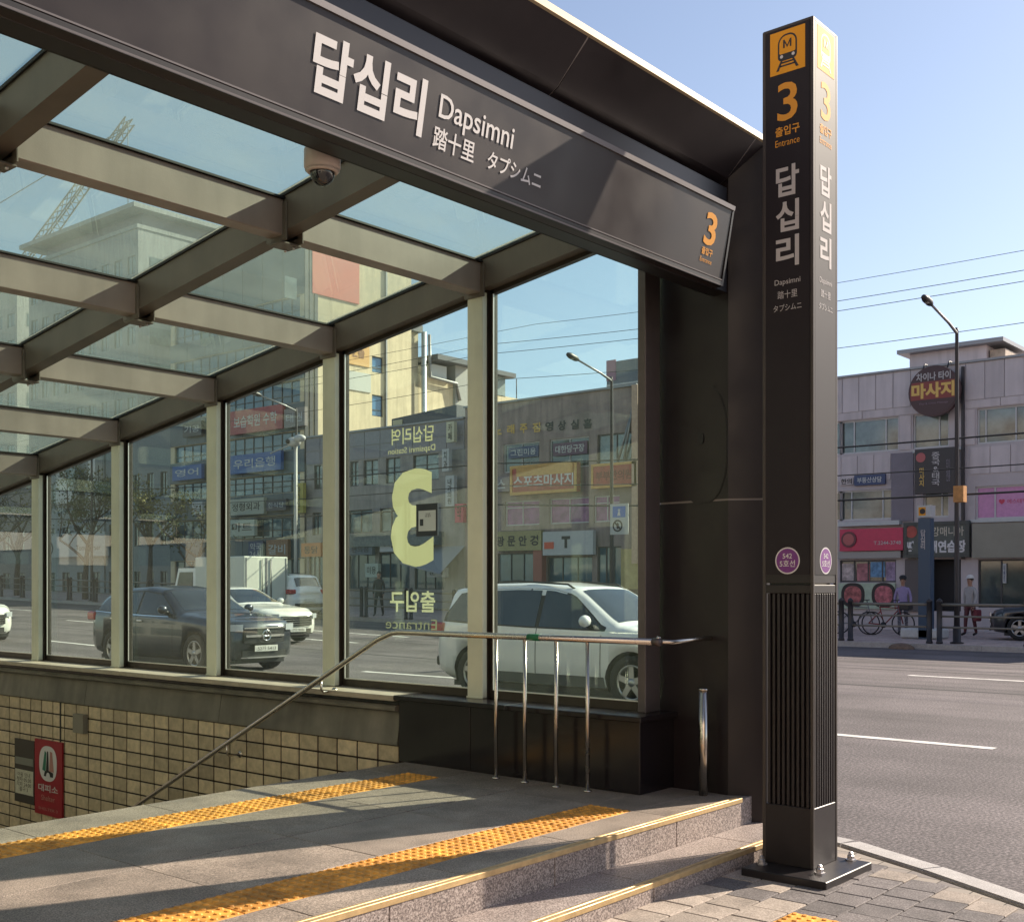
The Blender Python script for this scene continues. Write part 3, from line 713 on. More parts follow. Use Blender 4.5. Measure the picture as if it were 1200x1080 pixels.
for f in (fl, fr_):
    m = MB(); f.box(m, -.128, .128, 1.60, 4.535, 0, .003); m.build('sign_sheet', mat('pylon_sign_face', (.018, .014, .017), .55, 0, spec=.25, noise=.04), py)
    D = .0035
    sq = MB(); f.box(sq, -.102, .102, 4.295, 4.525, D - .001, D + .0005); sq.build('amber_panel', YSQ, py)
    def rr(a, z, w_, h_, r_, n=6):
        out = []
        for cx, cz, t0 in ((a + w_ / 2 - r_[0], z + h_ / 2 - r_[0], 0), (a - w_ / 2 + r_[0], z + h_ / 2 - r_[0], 90), (a - w_ / 2 + r_[1], z - h_ / 2 + r_[1], 180), (a + w_ / 2 - r_[1], z - h_ / 2 + r_[1], 270)):
            rad = r_[0] if t0 < 180 else r_[1]
            for i in range(n + 1):
                t = R(t0 + 90 * i / n); out.append((cx + rad * math.cos(t), cz + rad * math.sin(t)))
        return out
    tm_ = MB(); poly(tm_, f, rr(0, 4.432, .112, .142, (.05, .025)), D + .001); tm_.build('train_outline', BLACK, py)
    tm_ = MB(); poly(tm_, f, rr(0, 4.446, .094, .094, (.04, .008)), D + .0016); tm_.build('train_window', YSQ, py)
    mm = MB()
    for s_ in (-1, 1):
        poly(mm, f, [(s_ * .015, 4.428), (s_ * .024, 4.428), (s_ * .024, 4.472), (s_ * .015, 4.472)][::s_], D + .003)
        poly(mm, f, [(0, 4.440), (s_ * .016, 4.472), (s_ * .024, 4.472), (0, 4.428)][::s_], D + .0032)
    mm.build('letter_m', BLACK, py)
    tm_ = MB()
    for s_ in (-1, 1): disc(tm_, f, s_ * .034, 4.385, .009, D + .002, 14)
    tm_.build('train_lamp', WHITE, py)
    tm_ = MB()
    for s_ in (-1, 1): poly(tm_, f, [(s_ * .028, 4.362), (s_ * .040, 4.362), (s_ * .066, 4.312), (s_ * .050, 4.312)][::-s_ or 1], D + .0012)
    for zz, ww in ((4.352, .034), (4.335, .044)): poly(tm_, f, [(-ww, zz - .005), (ww, zz - .005), (ww, zz + .004), (-ww, zz + .004)], D + .0012)
    tm_.build('track_symbol', BLACK, py)
    text('3', f, 0, 4.140, .118, .205, ORANGE, py, d=D + .001, bold=.012)
    text('출입구', f, 0, 3.985, .142, .052, ORANGE, py, d=D + .001, bold=.02)
    text('Entrance', f, 0, 3.922, .142, .036, ORANGE, py, d=D + .001)
    for s_, zz in (('답', 3.715), ('십', 3.525), ('리', 3.335)): text(s_, f, 0, zz, .135, .165, LWHITE, py, d=D + .001, bold=.025)
    text('Dapsimni', f, 0, 3.170, .15, .038, LWHITE, py, d=D + .001)
    text('踏十里', f, 0, 3.105, .115, .042, LWHITE, py, d=D + .001)
    text('タプシムニ', f, 0, 3.035, .165, .036, LWHITE, py, d=D + .001)
    m = MB(); disc(m, f, 0, 1.675, .072, D + .0005, 32); m.build('line_badge', WHITE, py)
    m = MB(); disc(m, f, 0, 1.675, .065, D + .001, 32); m.build('line_badge', PURP, py)
    text('542', f, 0, 1.700, .055, .027, WHITE, py, d=D + .002, bold=.01)
    text('5호선', f, 0, 1.660, .09, .036, WHITE, py, d=D + .002, bold=.01)
MB().bbox(PU - .20, PU + PW + .07, PV - .165, PV + PW + .02, -.012, .04, b=.004).build('base_plate', PYM, py)
for (x, y) in ((PU - .06, PV + .32 - .05), (PU - .05, PV - .06), (PU + PW + .035, PV - .06)):
    MB().lathe([(.030, .04), (.030, .048), (.019, .049), (.019, .066), (.013, .072), (.013, .082), (.006, .088)], (x, y, 0), n=6, smooth=False).build('anchor_bolt', ALU, py)

# ================================================================ LETTERING ON THE WALL GLASS (seen from behind)
gp = Pl((6.12 + .1145, 0, 0), (0, 1, 0))       # faces the street; a = v
GP = [o for o in can.children if o.name.startswith('glass_pane')]
pane = GP[1]
def gtxt(s, x0, y0, x1, y1, m, bold):
    back = Pl((6.12 + .1145, 30, 0), (0, -1, 0)); a0, a1, z0, z1 = back.rect(x0, y0, x1, y1)
    va, vb = 30 - a1, 30 - a0
    return text(s, gp, (va + vb) / 2, (z0 + z1) / 2, vb - va, z1 - z0, m, pane, d=.0, bold=bold)
ORG[pane] = Vector(ORG[can])
gtxt('3', 458, 549, 508, 664, VINYL, .032)
gtxt('답십리역', 459, 500, 508, 519, VINYL, .01)
gtxt('Dapsimni Station', 455, 523, 510, 532, VINYL, 0)
gtxt('출입구', 457, 692, 510, 717, VINYLR, .02)
gtxt('Entrance', 452, 725, 512, 737, vinyl('faded_vinyl', (.30, .30, .20)), 0)
ip = Pl((6.215, 30, 0), (0, -1, 0))
nt2 = plate('glass_shape_panel', ip, ip.rect(489, 590, 514, 628), .0, .012, mat('navy_frame', (.02, .03, .045), .4), 'small dark framed panel added on the glass beside the cream number 3 for a shape seen through it', 'notice')  # stand-in on the glass for a framed shape seen through it
a0, a1, z0, z1 = ip.rect(492, 598, 512, 622)
plate('notice_sheet', ip, (a0, a1, z0, z1), .012, .002, mat('blue_grey_sheet', (.62, .68, .68), .6), None, None, par=nt2)
m = MB(); ip.box(m, a0 + .015, a0 + .05, z0 + .04, z0 + .09, .014, .015); m.build('panel_picture', mat('navy_frame'), nt2)
text('안내문\n3번 출구', ip, (a0 + a1) / 2 + .01, z1 - .035, .06, .03, BLACK, nt2, d=.0150)
# ================================================================ FAR SIDE OF THE STREET
FP = Pl((38, 100, 0), (0, -1, 0))
W1G = mat('shop_window_glass', (.045, .06, .058), .06, spec=.9, noise=.5, nscale=.7, island=.4)
W2G = mat('curtained_window_glass', (.12, .15, .14), .08, spec=.9, noise=.5, nscale=1.1, island=.3)
W3G = mat('blue_window_glass', (.035, .085, .12), .05, spec=.9, noise=.4, nscale=.6, island=.3)
WFR = mat('white_window_frame', (.50, .50, .50), .5)
DFR = mat('dark_window_frame', (.05, .05, .055), .5)
DOORK = mat('dark_entrance', (.010, .010, .014), .7)
def window(pl, r, par, fm=WFR, gm=W1G, n=1, dep=.12, fw=.05, split=None, rail=0):
    a0, a1, z0, z1 = r; mb = MB()
    d0, d1 = -dep + .002, -dep + .05
    pl.box(mb, a0, a1, z0, z0 + fw, d0, d1); pl.box(mb, a0, a1, z1 - fw, z1, d0, d1)
    pl.box(mb, a0, a0 + fw, z0 + fw, z1 - fw, d0, d1); pl.box(mb, a1 - fw, a1, z0 + fw, z1 - fw, d0, d1)
    cuts = split or [(k + 1) / (n) for k in range(n - 1)]
    for c in cuts:
        ac = a0 + (a1 - a0) * c; pl.box(mb, ac - fw * .4, ac + fw * .4, z0 + fw, z1 - fw, d0, d1)
    if rail: zc = z0 + (z1 - z0) * rail; pl.box(mb, a0 + fw, a1 - fw, zc - fw * .35, zc + fw * .35, d0, d1)
    f = mb.build('window', fm, par)
    edges = [a0 + fw] + [a0 + (a1 - a0) * c for c in cuts] + [a1 - fw]
    for i, (e0, e1) in enumerate(zip(edges[:-1], edges[1:])):
        m = MB(); pl.box(m, e0, e1, z0 + fw, z1 - fw, -dep - .01, -dep + .012); o = m.build('pane', gm, f)
    return f
def shell(name, label, cat, pl, a0, a1, z0, z1, depth, wm, holes, group=None, dep=.12, side=True):
    c = pl.pt((a0 + a1) / 2, z0, -depth / 2); root = thing(name, c, label, cat, group)
    mb = MB(); pl.wall(mb, a0, a1, z0, z1, holes, dep)
    q = lambda a, z, d: pl.pt(a, z, d)
    mb.add([q(a0, z0, 0), q(a0, z1, 0), q(a0, z1, -depth), q(a0, z0, -depth)], [(0, 1, 2, 3)])
    mb.add([q(a1, z0, 0), q(a1, z1, 0), q(a1, z1, -depth), q(a1, z0, -depth)], [(3, 2, 1, 0)])
    mb.add([q(a0, z1, 0), q(a1, z1, 0), q(a1, z1, -depth), q(a0, z1, -depth)], [(0, 1, 2, 3)])
    mb.add([q(a0, z0, -depth), q(a1, z0, -depth), q(a1, z1, -depth), q(a0, z1, -depth)], [(3, 2, 1, 0)])
    mb.build('wall', wm, root); return root
def pbox(pl, r, d0, d1, name, m, par, label=None):
    mb = MB(); pl.box(mb, *r, d0, d1); o = mb.build(name, m, par)
    if label: o['label'] = label
    return o
def fsign(pl, px, m, label, txts=(), d=.08, th=.12, edge=None, name='shop_sign', cat='sign', par=None, group=None):
    """a sign box on the facade; top-level thing; txts: (string, relx, rely, relw, relh, mat, bold)"""
    r = pl.rect(*px, d + th); a0, a1, z0, z1 = r
    mb = MB(); pl.box(mb, a0, a1, z0, z1, d, d + th); o = mb.build(name, m)
    tag(o, label, cat, group); ww, hh = a1 - a0, z1 - z0
    if edge:
        e = MB(); b = min(ww, hh) * .10
        pl.box(e, a0, a1, z0, z0 + b, d + th, d + th + .03); pl.box(e, a0, a1, z1 - b, z1, d + th, d + th + .03)
        pl.box(e, a0, a0 + b, z0 + b, z1 - b, d + th, d + th + .03); pl.box(e, a1 - b, a1, z0 + b, z1 - b, d + th, d + th + .03); e.build('sign_border', edge, o)
    for t in txts:
        s, rx, ry, rw, rh, tm = t[:6]; bd = t[6] if len(t) > 6 else .02
        text(s, pl, a0 + ww * rx, z1 - hh * ry, ww * rw, hh * rh, tm, o, d=d + th + .012, bold=bd)
    return o
def ledge(pl, px, m, par, d1=.25, name='ledge'):
    return pbox(pl, pl.rect(*px), 0, d1, name, m, par)

PANL = mat('pale_mauve_metal_panel', (.52, .46, .47), .5, noise=.06, nscale=1.2, island=.05, dirt=.14)
PWALL = mat('pale_mauve_wall', (.44, .39, .40), .6, noise=.08, nscale=1)
DGRY = mat('slate_cladding', (.17, .15, .18), .5, noise=.1, nscale=1.5)
BRWN = mat('brown_grey_wall', (.30, .235, .215), .7, noise=.16, nscale=1.2, dirt=.25)
GRYW = mat('grey_tile_wall', (.30, .275, .26), .6, noise=.12, nscale=1.5, dirt=.2)
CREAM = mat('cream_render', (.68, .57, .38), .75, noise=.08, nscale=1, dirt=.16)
GLB = mat('green_grey_wall', (.10, .13, .14), .6, noise=.2, nscale=.8)
OLIVE = mat('olive_cream_panel', (.25, .235, .19), .6, noise=.06, nscale=2)
CRIM = mat('crimson_sign', (.50, .025, .085), .4, noise=.06)
PINK = mat('pink_window_film', (.50, .22, .42), .35, noise=.08)
PINKD = mat('magenta_window_film', (.26, .09, .22), .3, noise=.3, nscale=3)
MINT = mat('mint_panel', (.36, .44, .34), .5, noise=.1)
SIGNB = mat('black_sign_board', (.018, .016, .022), .4)
SIGNG = mat('dark_green_sign_board', (.075, .085, .075), .5, noise=.1)
NAVY = mat('navy_sign', (.02, .045, .13), .4)
GOLD = mat('gold_lettering', (.62, .40, .10), .5)
CRM = mat('cream_lettering', (.50, .45, .36), .5)
ORSG = mat('orange_sign_border', (.55, .30, .08), .5, noise=.1)
REDSG = mat('red_sign_face', (.36, .06, .045), .5, noise=.2, nscale=4)
YGSG = mat('khaki_sign_face', (.34, .30, .14), .5, noise=.1)
WSG = mat('white_sign_face', (.46, .47, .47), .5, noise=.05)
PIPE = mat('grey_galvanised', (.25, .25, .26), .45, .5)
POLEM = mat('dark_painted_pole', (.035, .032, .036), .45, .3)

# ---- building 1 : right of the pylon
ex = lambda r, g=.0: (r[0] - g, r[1] + g, r[2] - g, r[3] + g)
rr1 = FP.rect
w3 = [rr1(984, 491, 1053, 530), rr1(1070, 488, 1112, 526), rr1(1145, 481, 1228, 518)]
w2 = [rr1(984, 574, 1045, 609), rr1(1082, 577, 1112, 608)]
zA = w3[0][2:]; w3 = [(r[0], r[1], zA[0], zA[1]) for r in w3]
zB = w2[0][2:]; w2 = [(r[0], r[1], zB[0], zB[1]) for r in w2]
gnd = [rr1(984, 656, 1050, 682), rr1(1086, 655, 1126, 716), rr1(1146, 655, 1228, 712)]
a_l, _ = FP.px(750, 500); a_r = FP.px(1300, 500)[0] + 6
_, ztop = FP.px(984, 443)
# hidden bays between the window panes and the pylon, and beyond the frame
extra = [(a_l + 1.2, a_l + 4.2, *zA), (a_l + 5.2, a_l + 8.4, *zA), (a_l + 1.2, a_l + 4.2, *zB), (a_l + 5.2, a_l + 8.4, *zB), (w3[2][1] + .8, w3[2][1] + 3.6, *zA), (w3[2][1] + .8, w3[2][1] + 3.6, *zB)]
pinkr = rr1(1143, 568, 1228, 607)
b1 = shell('shop_building', 'three storey pale mauve panel clad building with round massage sign', 'building', FP, a_l, a_r, -.3, ztop, 14, PWALL, w3 + w2 + gnd + extra + [pinkr])
for i, r in enumerate(w3): window(FP, r, b1, WFR, W2G, split=[[.24, .78], [.72], [.12, .55]][i], rail=.0)
for i, r in enumerate(w2): window(FP, r, b1, WFR, W2G, split=[[.22, .82], [.7]][i])
for r in extra: window(FP, r, b1, WFR, W2G, split=[.3, .7])
window(FP, pinkr, b1, WFR, PINK, split=[.27, .8])
window(FP, gnd[0], b1, DFR, W1G, n=4); window(FP, gnd[2], b1, DFR, W1G, n=3)
pbox(FP, gnd[1], -.6, -.55, 'dark_doorway', DOORK, b1)
# metal panels
def panels(za, zb, aa, ab, wdt=.60, d=.03, m=PANL, par=b1):
    n = max(1, round((ab - aa) / wdt)); s_ = (ab - aa) / n
    for k in range(n): pbox(FP, (aa + s_ * k + .012, aa + s_ * (k + 1) - .012, za, zb), .0, d, 'metal_panel', m, par)
panels(zA[1] + .30, ztop - .03, a_l, a_r); 
panels(zA[1] + .03, zA[1] + .28, a_l, a_r, 2.4)
wl = w3[0][1] + .0
aD0, aD1 = FP.px(1045, 570)[0], FP.px(1071, 570)[0]
panels(zB[1] + .32, zA[0] - .10, a_l + .1, aD0 - .02); panels(zB[1] + .32, zA[0] - .10, FP.px(1137, 540)[0], a_r, .62)
panels(zA[0], zA[1], w3[0][1] + .05, w3[1][0] - .05, .6); panels(zA[0], zA[1], w3[1][1] + .35, w3[2][0] - .05, .7)
pbox(FP, (aD0, aD1, zB[0] - .1, zA[0] - .1), 0, .05, 'slate_panel', DGRY, b1)
pbox(FP, (a_l, a_r, ztop - .02, ztop + .05), -.3, .10, 'parapet_cap', PIPE, b1)
ledge(FP, (984, 611, 1057, 616), WSG, b1); ledge(FP, (1071, 526, 1128, 529), WSG, b1, .12); ledge(FP, (1138, 607, 1240, 611), WSG, b1, .12)
ledge(FP, (984, 646, 1058, 654), PIPE, b1, .2)
pbox(FP, rr1(984, 683, 1050, 713), -.02, .10, 'shop_front_panel', MINT, b1)
pbox(FP, rr1(1062, 655, 1085, 716), .0, .12, 'stone_pier', mat('brown_grey_pier', (.10, .085, .085), .6), b1)
pbox(FP, rr1(1128, 430, 1131, 655), .03, .14, 'rain_pipe', POLEM, b1)
# posters in the shop window
for i, (px_, c) in enumerate((((985, 660, 1001, 680), (.45, .38, .38)), ((1003, 660, 1018, 682), (.35, .14, .16)), ((1019, 658, 1036, 676), (.12, .25, .42)), ((1037, 658, 1049, 681), (.30, .22, .34)))):
    o = pbox(FP, rr1(*px_), -.10, -.085, 'window_poster', mat(['pale_poster', 'red_poster', 'blue_poster', 'lilac_poster'][i], c, .6, noise=.4, nscale=6), b1)
for (xc, c) in ((1001, (.34, .10, .10)), (1037, (.42, .12, .14))):
    a, z = FP.px(xc, 697); m = MB(); m2 = MB()
    oval(FP, a, z, .42, .42, .10, .115).build('round_poster', BLACK, b1); oval(FP, a, z, .31, .31, .115, .12).build('round_poster', mat('round_poster_%s' % ('red' if xc == 1001 else 'pink'), c, .6, noise=.5, nscale=7), b1)
# penthouse
PH = Pl((41, 100, 0), (0, -1, 0)); r = PH.rect(1066, 410, 1156, 440); 
ph = MB(); PH.box(ph, r[0], r[1], ztop - .3, r[3], -3, 0); o = ph.build('penthouse', PANL, b1)
ph = MB(); r2 = PH.rect(1056, 402, 1180, 412); PH.box(ph, r2[0], r2[1], r[3], r[3] + .14, -3.4, .4); ph.build('roof_slab', PIPE, o)
r = PH.rect(1158, 408, 1176, 432); ph = MB(); PH.box(ph, r[0], r[1], ztop - .2, r[3], -2.6, -.2); ph.build('roof_shed', mat('warm_roof_shed', (.42, .34, .27), .7, noise=.3, nscale=3), b1)
for k in range(4): MB().tube([PH.pt(PH.px(1178 + 5 * k, 425)[0], ztop, -1 - .2 * k), PH.pt(PH.px(1178 + 5 * k, 425)[0], ztop + .75, -1 - .2 * k)], .07, 8).build('roof_vent', PIPE, b1)
pbox(PH, PH.rect(1172, 412, 1215, 416), -1.6, -.6, 'roof_duct', PIPE, b1)
# signs on building 1
a, z = FP.px(1094, 458, .5)
rs = MB(); PLs = FP
oval(FP, a, z, .0001, .0001, .3, .31)
def round_thing(name, pl, a, z, r, d0, d1, m, par=None, n=40):
    mb = MB(); vs = [pl.pt(a + r * math.cos(2 * math.pi * k / n), z + r * math.sin(2 * math.pi * k / n), d) for d in (d0, d1) for k in range(n)]
    mb.add(vs, [list(range(n)), list(range(n, 2 * n))[::-1]] + [(k, n + k, n + (k + 1) % n, (k + 1) % n) for k in range(n)]); return mb.build(name, m, par)
RSG = mat('dark_red_round_sign', (.20, .022, .016), .4)
ro = round_thing('round_sign', FP, a, z, .83, .30, .50, mat('dark_maroon_sign_rim', (.05, .012, .014), .4)); tag(ro, 'large round black and red massage sign with gold lettering on the mauve building', 'sign')
round_thing('sign_face', FP, a, z, .78, .50, .515, mat('maroon_black_face', (.045, .012, .015), .4), ro)
m = MB(); poly(m, FP, [(a - .74, z - .26), (a + .74, z - .26), (a + .77, z + .0), (a + .71, z + .32), (a - .71, z + .32), (a - .77, z)], .52); m.build('red_band', RSG, ro)
text('차이나 타이', FP, a, z + .48, 1.12, .27, LWHITE, ro, d=.525, bold=.02); text('마사지', FP, a - .02, z + .03, 1.40, .50, GOLD, ro, d=.525, bold=.045)
text('Thai & China Massage', FP, a, z - .40, .95, .08, mat('dull_lilac_print', (.22, .15, .19), .6), ro, d=.525)
MB().tube([FP.pt(a - .4, z + .70, .4), FP.pt(a - .4, z + .95, .2), FP.pt(a - .4, z + .95, 0)], .03, 6).build('sign_bracket', POLEM, ro)
MB().tube([FP.pt(a + .4, z + .70, .4), FP.pt(a + .4, z + .95, .2), FP.pt(a + .4, z + .95, 0)], .03, 6).build('sign_bracket', POLEM, ro)
so = fsign(FP, (1072, 525, 1119, 578), SIGNB, 'black rectangular sign with vertical columns of letters below the round sign',
      [('마\n사\n지', .18, .62, .13, .42, GOLD), ('중\n국\n&\n태\n국', .53, .46, .20, .74, LWHITE, .01), ('타이\n전통', .84, .5, .10, .5, DGRY)], d=.25, th=.18)
a0, a1, z0, z1 = rr1(1075, 531, 1083, 541, .43); m = MB(); disc(m, FP, (a0 + a1) / 2, (z0 + z1) / 2, .16, .436, 16); m.build('sign_emblem', mat('dusty_red', (.40, .10, .10), .5), so)
fsign(FP, (1001, 556, 1037, 568), NAVY, 'small blue sign with white letters above the second floor window', [('부동산상담', .5, .5, .8, .55, WSG)], d=.03, th=.1)
o = fsign(FP, (984, 560, 1000, 568), PANL, 'small pale lettered sign left of the blue sign', [('한의', .5, .5, .8, .8, BLACK)], d=.03, th=.04)
so = fsign(FP, (984, 619, 1058, 645), CRIM, 'long crimson shop sign with round emblem and phone number', [('T.2244-3748', .76, .66, .42, .16, WSG, .0)], d=.1, th=.2)
a, z = FP.px(995, 632, .3); round_thing('sign_emblem', FP, a, z, .27, .30, .34, mat('dark_wine', (.12, .03, .04), .5), so); round_thing('sign_emblem', FP, a, z, .20, .34, .35, mat('dusty_red'), so)
so = fsign(FP, (1059, 611, 1136, 653), SIGNG, 'dark green karaoke sign with two rows of pale letters over the doorway',
      [('건강매니아', .62, .28, .60, .26, CRM, .01), ('짱', .10, .70, .155, .34, WHITE, .04), ('노래연습장', .60, .70, .70, .34, WHITE, .04)], d=.1, th=.16, edge=mat('dark_sign_frame', (.05, .055, .05), .5))
a, z = FP.px(1068, 623, .26); m = MB(); disc(m, FP, a, z, .2, .28, 16); m.build('sign_emblem', REDSG, so)
so = fsign(FP, (1139, 612, 1240, 653), OLIVE, 'blank olive cream fascia board right of the karaoke sign', d=.1, th=.15, cat='fascia board', name='fascia_board')
a0, a1, z0, z1 = rr1(1175, 584, 1196, 590); text('♥ 에스테틱', FP, (a0 + a1) / 2, (z0 + z1) / 2, a1 - a0 + .3, z1 - z0, CRIM, b1, d=-.10)
fsign(FP, (1175, 660, 1179, 683), WSG, 'narrow white vertical banner in the right shop window', [('이\n벤\n트', .5, .5, .5, .8, NAVY)], d=-.09, th=.06)

# ---- building 2 : brown grey, seen through the first pane
a0b, a1b = FP.px(545, 500)[0], FP.px(748, 500)[0] - .02; zt2 = FP.px(748, 451)[1]
hw = [rr1(590, 518, 632, 552), rr1(644, 513, 690, 548), rr1(700, 510, 744, 541)]; zz = hw[1][2:]; hw = [(r[0], r[1], *zz) for r in hw]
hp = [rr1(592, 583, 632, 613), rr1(644, 583, 690, 613), rr1(696, 580, 726, 612)]; zz = hp[1][2:]; hp = [(r[0], r[1], *zz) for r in hp]
hg = [rr1(583, 648, 628, 692), rr1(641, 652, 694, 700), rr1(700, 640, 728, 700)]
b2 = shell('shop_building', 'brown grey three storey building with orange massage sign seen through the first glass pane', 'building', FP, a0b, a1b, -.3, zt2, 13, BRWN, hw + hp + hg)
for i, r in enumerate(hw): window(FP, r, b2, WFR if i < 2 else DFR, W1G if i < 2 else W2G, n=2)
for r in hp: window(FP, r, b2, WFR, PINKD, n=2, rail=.72)
for r in hg: window(FP, r, b2, DFR, W3G, n=3)
pbox(FP, (a0b, a1b, zt2 - .02, zt2 + .06), -.3, .12, 'parapet_cap', PIPE, b2)
pbox(FP, rr1(746, 452, 753, 660), .0, .35, 'pale_corner_column', mat('peach_column', (.52, .36, .26), .6, noise=.1), b2)
pbox(FP, rr1(630, 640, 640, 700), .0, .3, 'red_brown_pillar', mat('red_brown_pillar', (.33, .12, .09), .6), b2)
pbox(FP, rr1(731, 643, 757, 690), .0, .2, 'yellow_shop_front', mat('mustard_panel', (.42, .34, .15), .6, noise=.15, nscale=3), b2)
for i in range(8): text('노래주점영상실홀'[i], FP, FP.px(584 + 15 * i, 500)[0], FP.px(584 + 15 * i, 504 - i * 1.1)[1], .42, .40, GOLD if i < 4 else BLACK, b2, d=.03, bold=.03, name='wall_letter')
for r_, t_ in (((596, 523, 631, 536), '그린미용'), ((648, 518, 688, 533), '대한당구장')):
    fsign(FP, r_, NAVY if t_[0] == '그' else mat('plum_banner', (.10, .05, .10), .6), 'dark blue window banner with white letters, left one' if t_[0] == '그' else 'plum window banner with white letters, right one', [(t_, .5, .5, .85, .6, WSG, .02)], d=-.02, th=.04, name='window_banner')
so = fsign(FP, (598, 543, 676, 578), REDSG, 'orange bordered red sports massage sign on the brown building', [('스포츠마사지', .5, .56, .90, .42, WHITE, .02)], d=.15, th=.25, edge=ORSG)
a0, a1, z0, z1 = rr1(605, 546, 672, 556, .42); m = MB(); FP.box(m, a0, a1, z0, z1, .40, .42); m.build('orange_stripe', ORSG, so)
fsign(FP, (578, 558, 597, 576), mat('plum_sign', (.17, .14, .17), .5), 'small plum sign with one white letter left of the sports massage sign', [('스', .5, .5, .5, .6, WSG)], d=.1, th=.15)
fsign(FP, (693, 542, 746, 571), REDSG, 'dull red sign with orange border at the right end of the brown building', [('부부한의원', .5, .5, .8, .4, mat('dark_red_print', (.16, .02, .02), .6), .03)], d=.12, th=.2, edge=ORSG)
fsign(FP, (579, 622, 634, 645), YGSG, 'khaki opticians sign with dark letters over the shop', [('광', .14, .5, .17, .52, BLACK, .03), ('문', .38, .5, .17, .52, BLACK, .03), ('안', .62, .5, .17, .52, BLACK, .03), ('경', .86, .5, .17, .52, BLACK, .03)], d=.15, th=.2)
so = fsign(FP, (636, 622, 695, 650), WSG, 'white phone shop sign with black T and red tag', [('T', .47, .46, .17, .50, BLACK, .06)], d=.18, th=.2)
a0, a1, z0, z1 = rr1(638, 635, 649, 643, .38); m = MB(); FP.box(m, a0, a1, z0, z1, .38, .40); m.build('red_tag', mat('tag_red', (.6, .10, .05), .5), so)
for x0, y0, x1, y1 in ((727, 500, 737, 540), (734, 480, 741, 538)):   # slanted flue pipes
    p0, p1 = FP.px(x0, y1), FP.px(x1 + 4, y0 - 10); MB().tube([FP.pt(p0[0], p0[1], .15), FP.pt(p1[0], p1[1], .15)], .05, 8).build('flue_pipe', PIPE, b2)
# rooftop blocks behind building 2
RB = Pl((42, 100, 0), (0, -1, 0)); r = RB.rect(711, 420, 775, 446); m = MB(); RB.box(m, r[0], r[1] + 3, zt2 - .5, r[3], -4, 0); o = m.build('roof_block', mat('blue_grey_roof_block', (.16, .18, .21), .6, noise=.1), b2)
r = RB.rect(711, 422, 722, 446); m = MB(); RB.box(m, r[0], r[1], r[2], r[3], 0, .03); m.build('mauve_panel', mat('mauve_panel', (.33, .18, .25), .6), o)
m = MB(); r = RB.rect(712, 447, 775, 449); RB.box(m, r[0], r[1], r[2], r[3], 0, .08); m.build('white_rail', WFR, o)

# ---- building 3 : low grey, behind the cream number
a0c, a1c = FP.px(359, 500)[0], a0b - .02; zt3 = FP.px(460, 501)[1]
hs = [rr1(x0, 536, x1, 566) for x0, x1 in ((368, 377), (410, 420), (426, 443), (452, 469), (484, 514))]; zz = hs[3][2:]; hs = [(r[0], r[1], *zz) for r in hs]
hs2 = [rr1(x0, 595, x1, 623) for x0, x1 in ((366, 376), (408, 436), (445, 470), (478, 510))]; zz = hs2[2][2:]; hs2 = [(r[0], r[1], *zz) for r in hs2]
hs3 = [rr1(x0, 648, x1, 690) for x0, x1 in ((362, 378), (408, 440), (444, 480), (486, 520))]; zz = (hs3[1][2], hs3[1][3]); hs3 = [(r[0], r[1], *zz) for r in hs3]
b3 = shell('shop_building', 'low grey tiled building standing behind the large cream number on the glass', 'building', FP, a0c, a1c, -.3, zt3, 12, GRYW, hs + hs2 + hs3)
for r in hs: window(FP, r, b3, DFR, W2G, n=2, rail=.6)
for r in hs2: window(FP, r, b3, DFR, W3G, n=2)
for r in hs3: window(FP, r, b3, DFR, W3G, n=3)
for k in range(10):
    aa = a0c + (a1c - a0c) * k / 10
    for j in range(2): pbox(FP, (aa + .02, aa + (a1c - a0c) / 10 - .02, zt3 - 1.35 + .66 * j, zt3 - .72 + .66 * j), 0, .03, 'facade_tile', mat('mauve_grey_tile', (.22, .21, .235), .5, island=.08, noise=.08), b3)
pbox(FP, (a0c, a1c, zt3, zt3 + .08), -.3, .1, 'parapet_cap', PIPE, b3)
pbox(FP, rr1(405, 625, 520, 640), 0, .6, 'shop_fascia', mat('grey_green_fascia', (.16, .18, .17), .6, noise=.2), b3)
aw = MB(); a0, a1, z0, z1 = rr1(498, 640, 545, 672); aw.add([FP.pt(a0, z1, 0), FP.pt(a1, z1, 0), FP.pt(a1, z0, 1.6), FP.pt(a0, z0 + .5, 1.6), FP.pt(a1, z0 - .06, 1.6), FP.pt(a0, z0 + .44, 1.6)], [(0, 3, 2, 1), (3, 5, 4, 2)]); aw.build('grey_awning', mat('grey_awning', (.30, .31, .33), .7), b3)
RS = Pl((39, 100, 0), (0, -1, 0)); r = RS.rect(459, 484, 535, 505); m = MB()
m.add([RS.pt(r[0], zt3, 0), RS.pt(r[1], zt3, 0), RS.pt(r[1], RS.px(535, 474)[1], 0), RS.pt(r[0], RS.px(459, 491)[1], 0), RS.pt(r[0], zt3, -3), RS.pt(r[1], zt3, -3), RS.pt(r[1], RS.px(535, 474)[1], -3), RS.pt(r[0], RS.px(459, 491)[1], -3)],
      [(0, 1, 2, 3), (7, 6, 5, 4), (3, 2, 6, 7), (4, 0, 3, 7), (1, 5, 6, 2)]); m.build('roof_shed', mat('dark_slate_shed', (.07, .08, .10), .6, noise=.1), b3)
pbox(RS, RS.rect(461, 492, 472, 499), .0, .05, 'shed_window', mat('cream_shed_panel', (.55, .5, .32), .6), b3)  # plain cream panel on the roof shed
SGC = 'vertical signs projecting from the grey building'
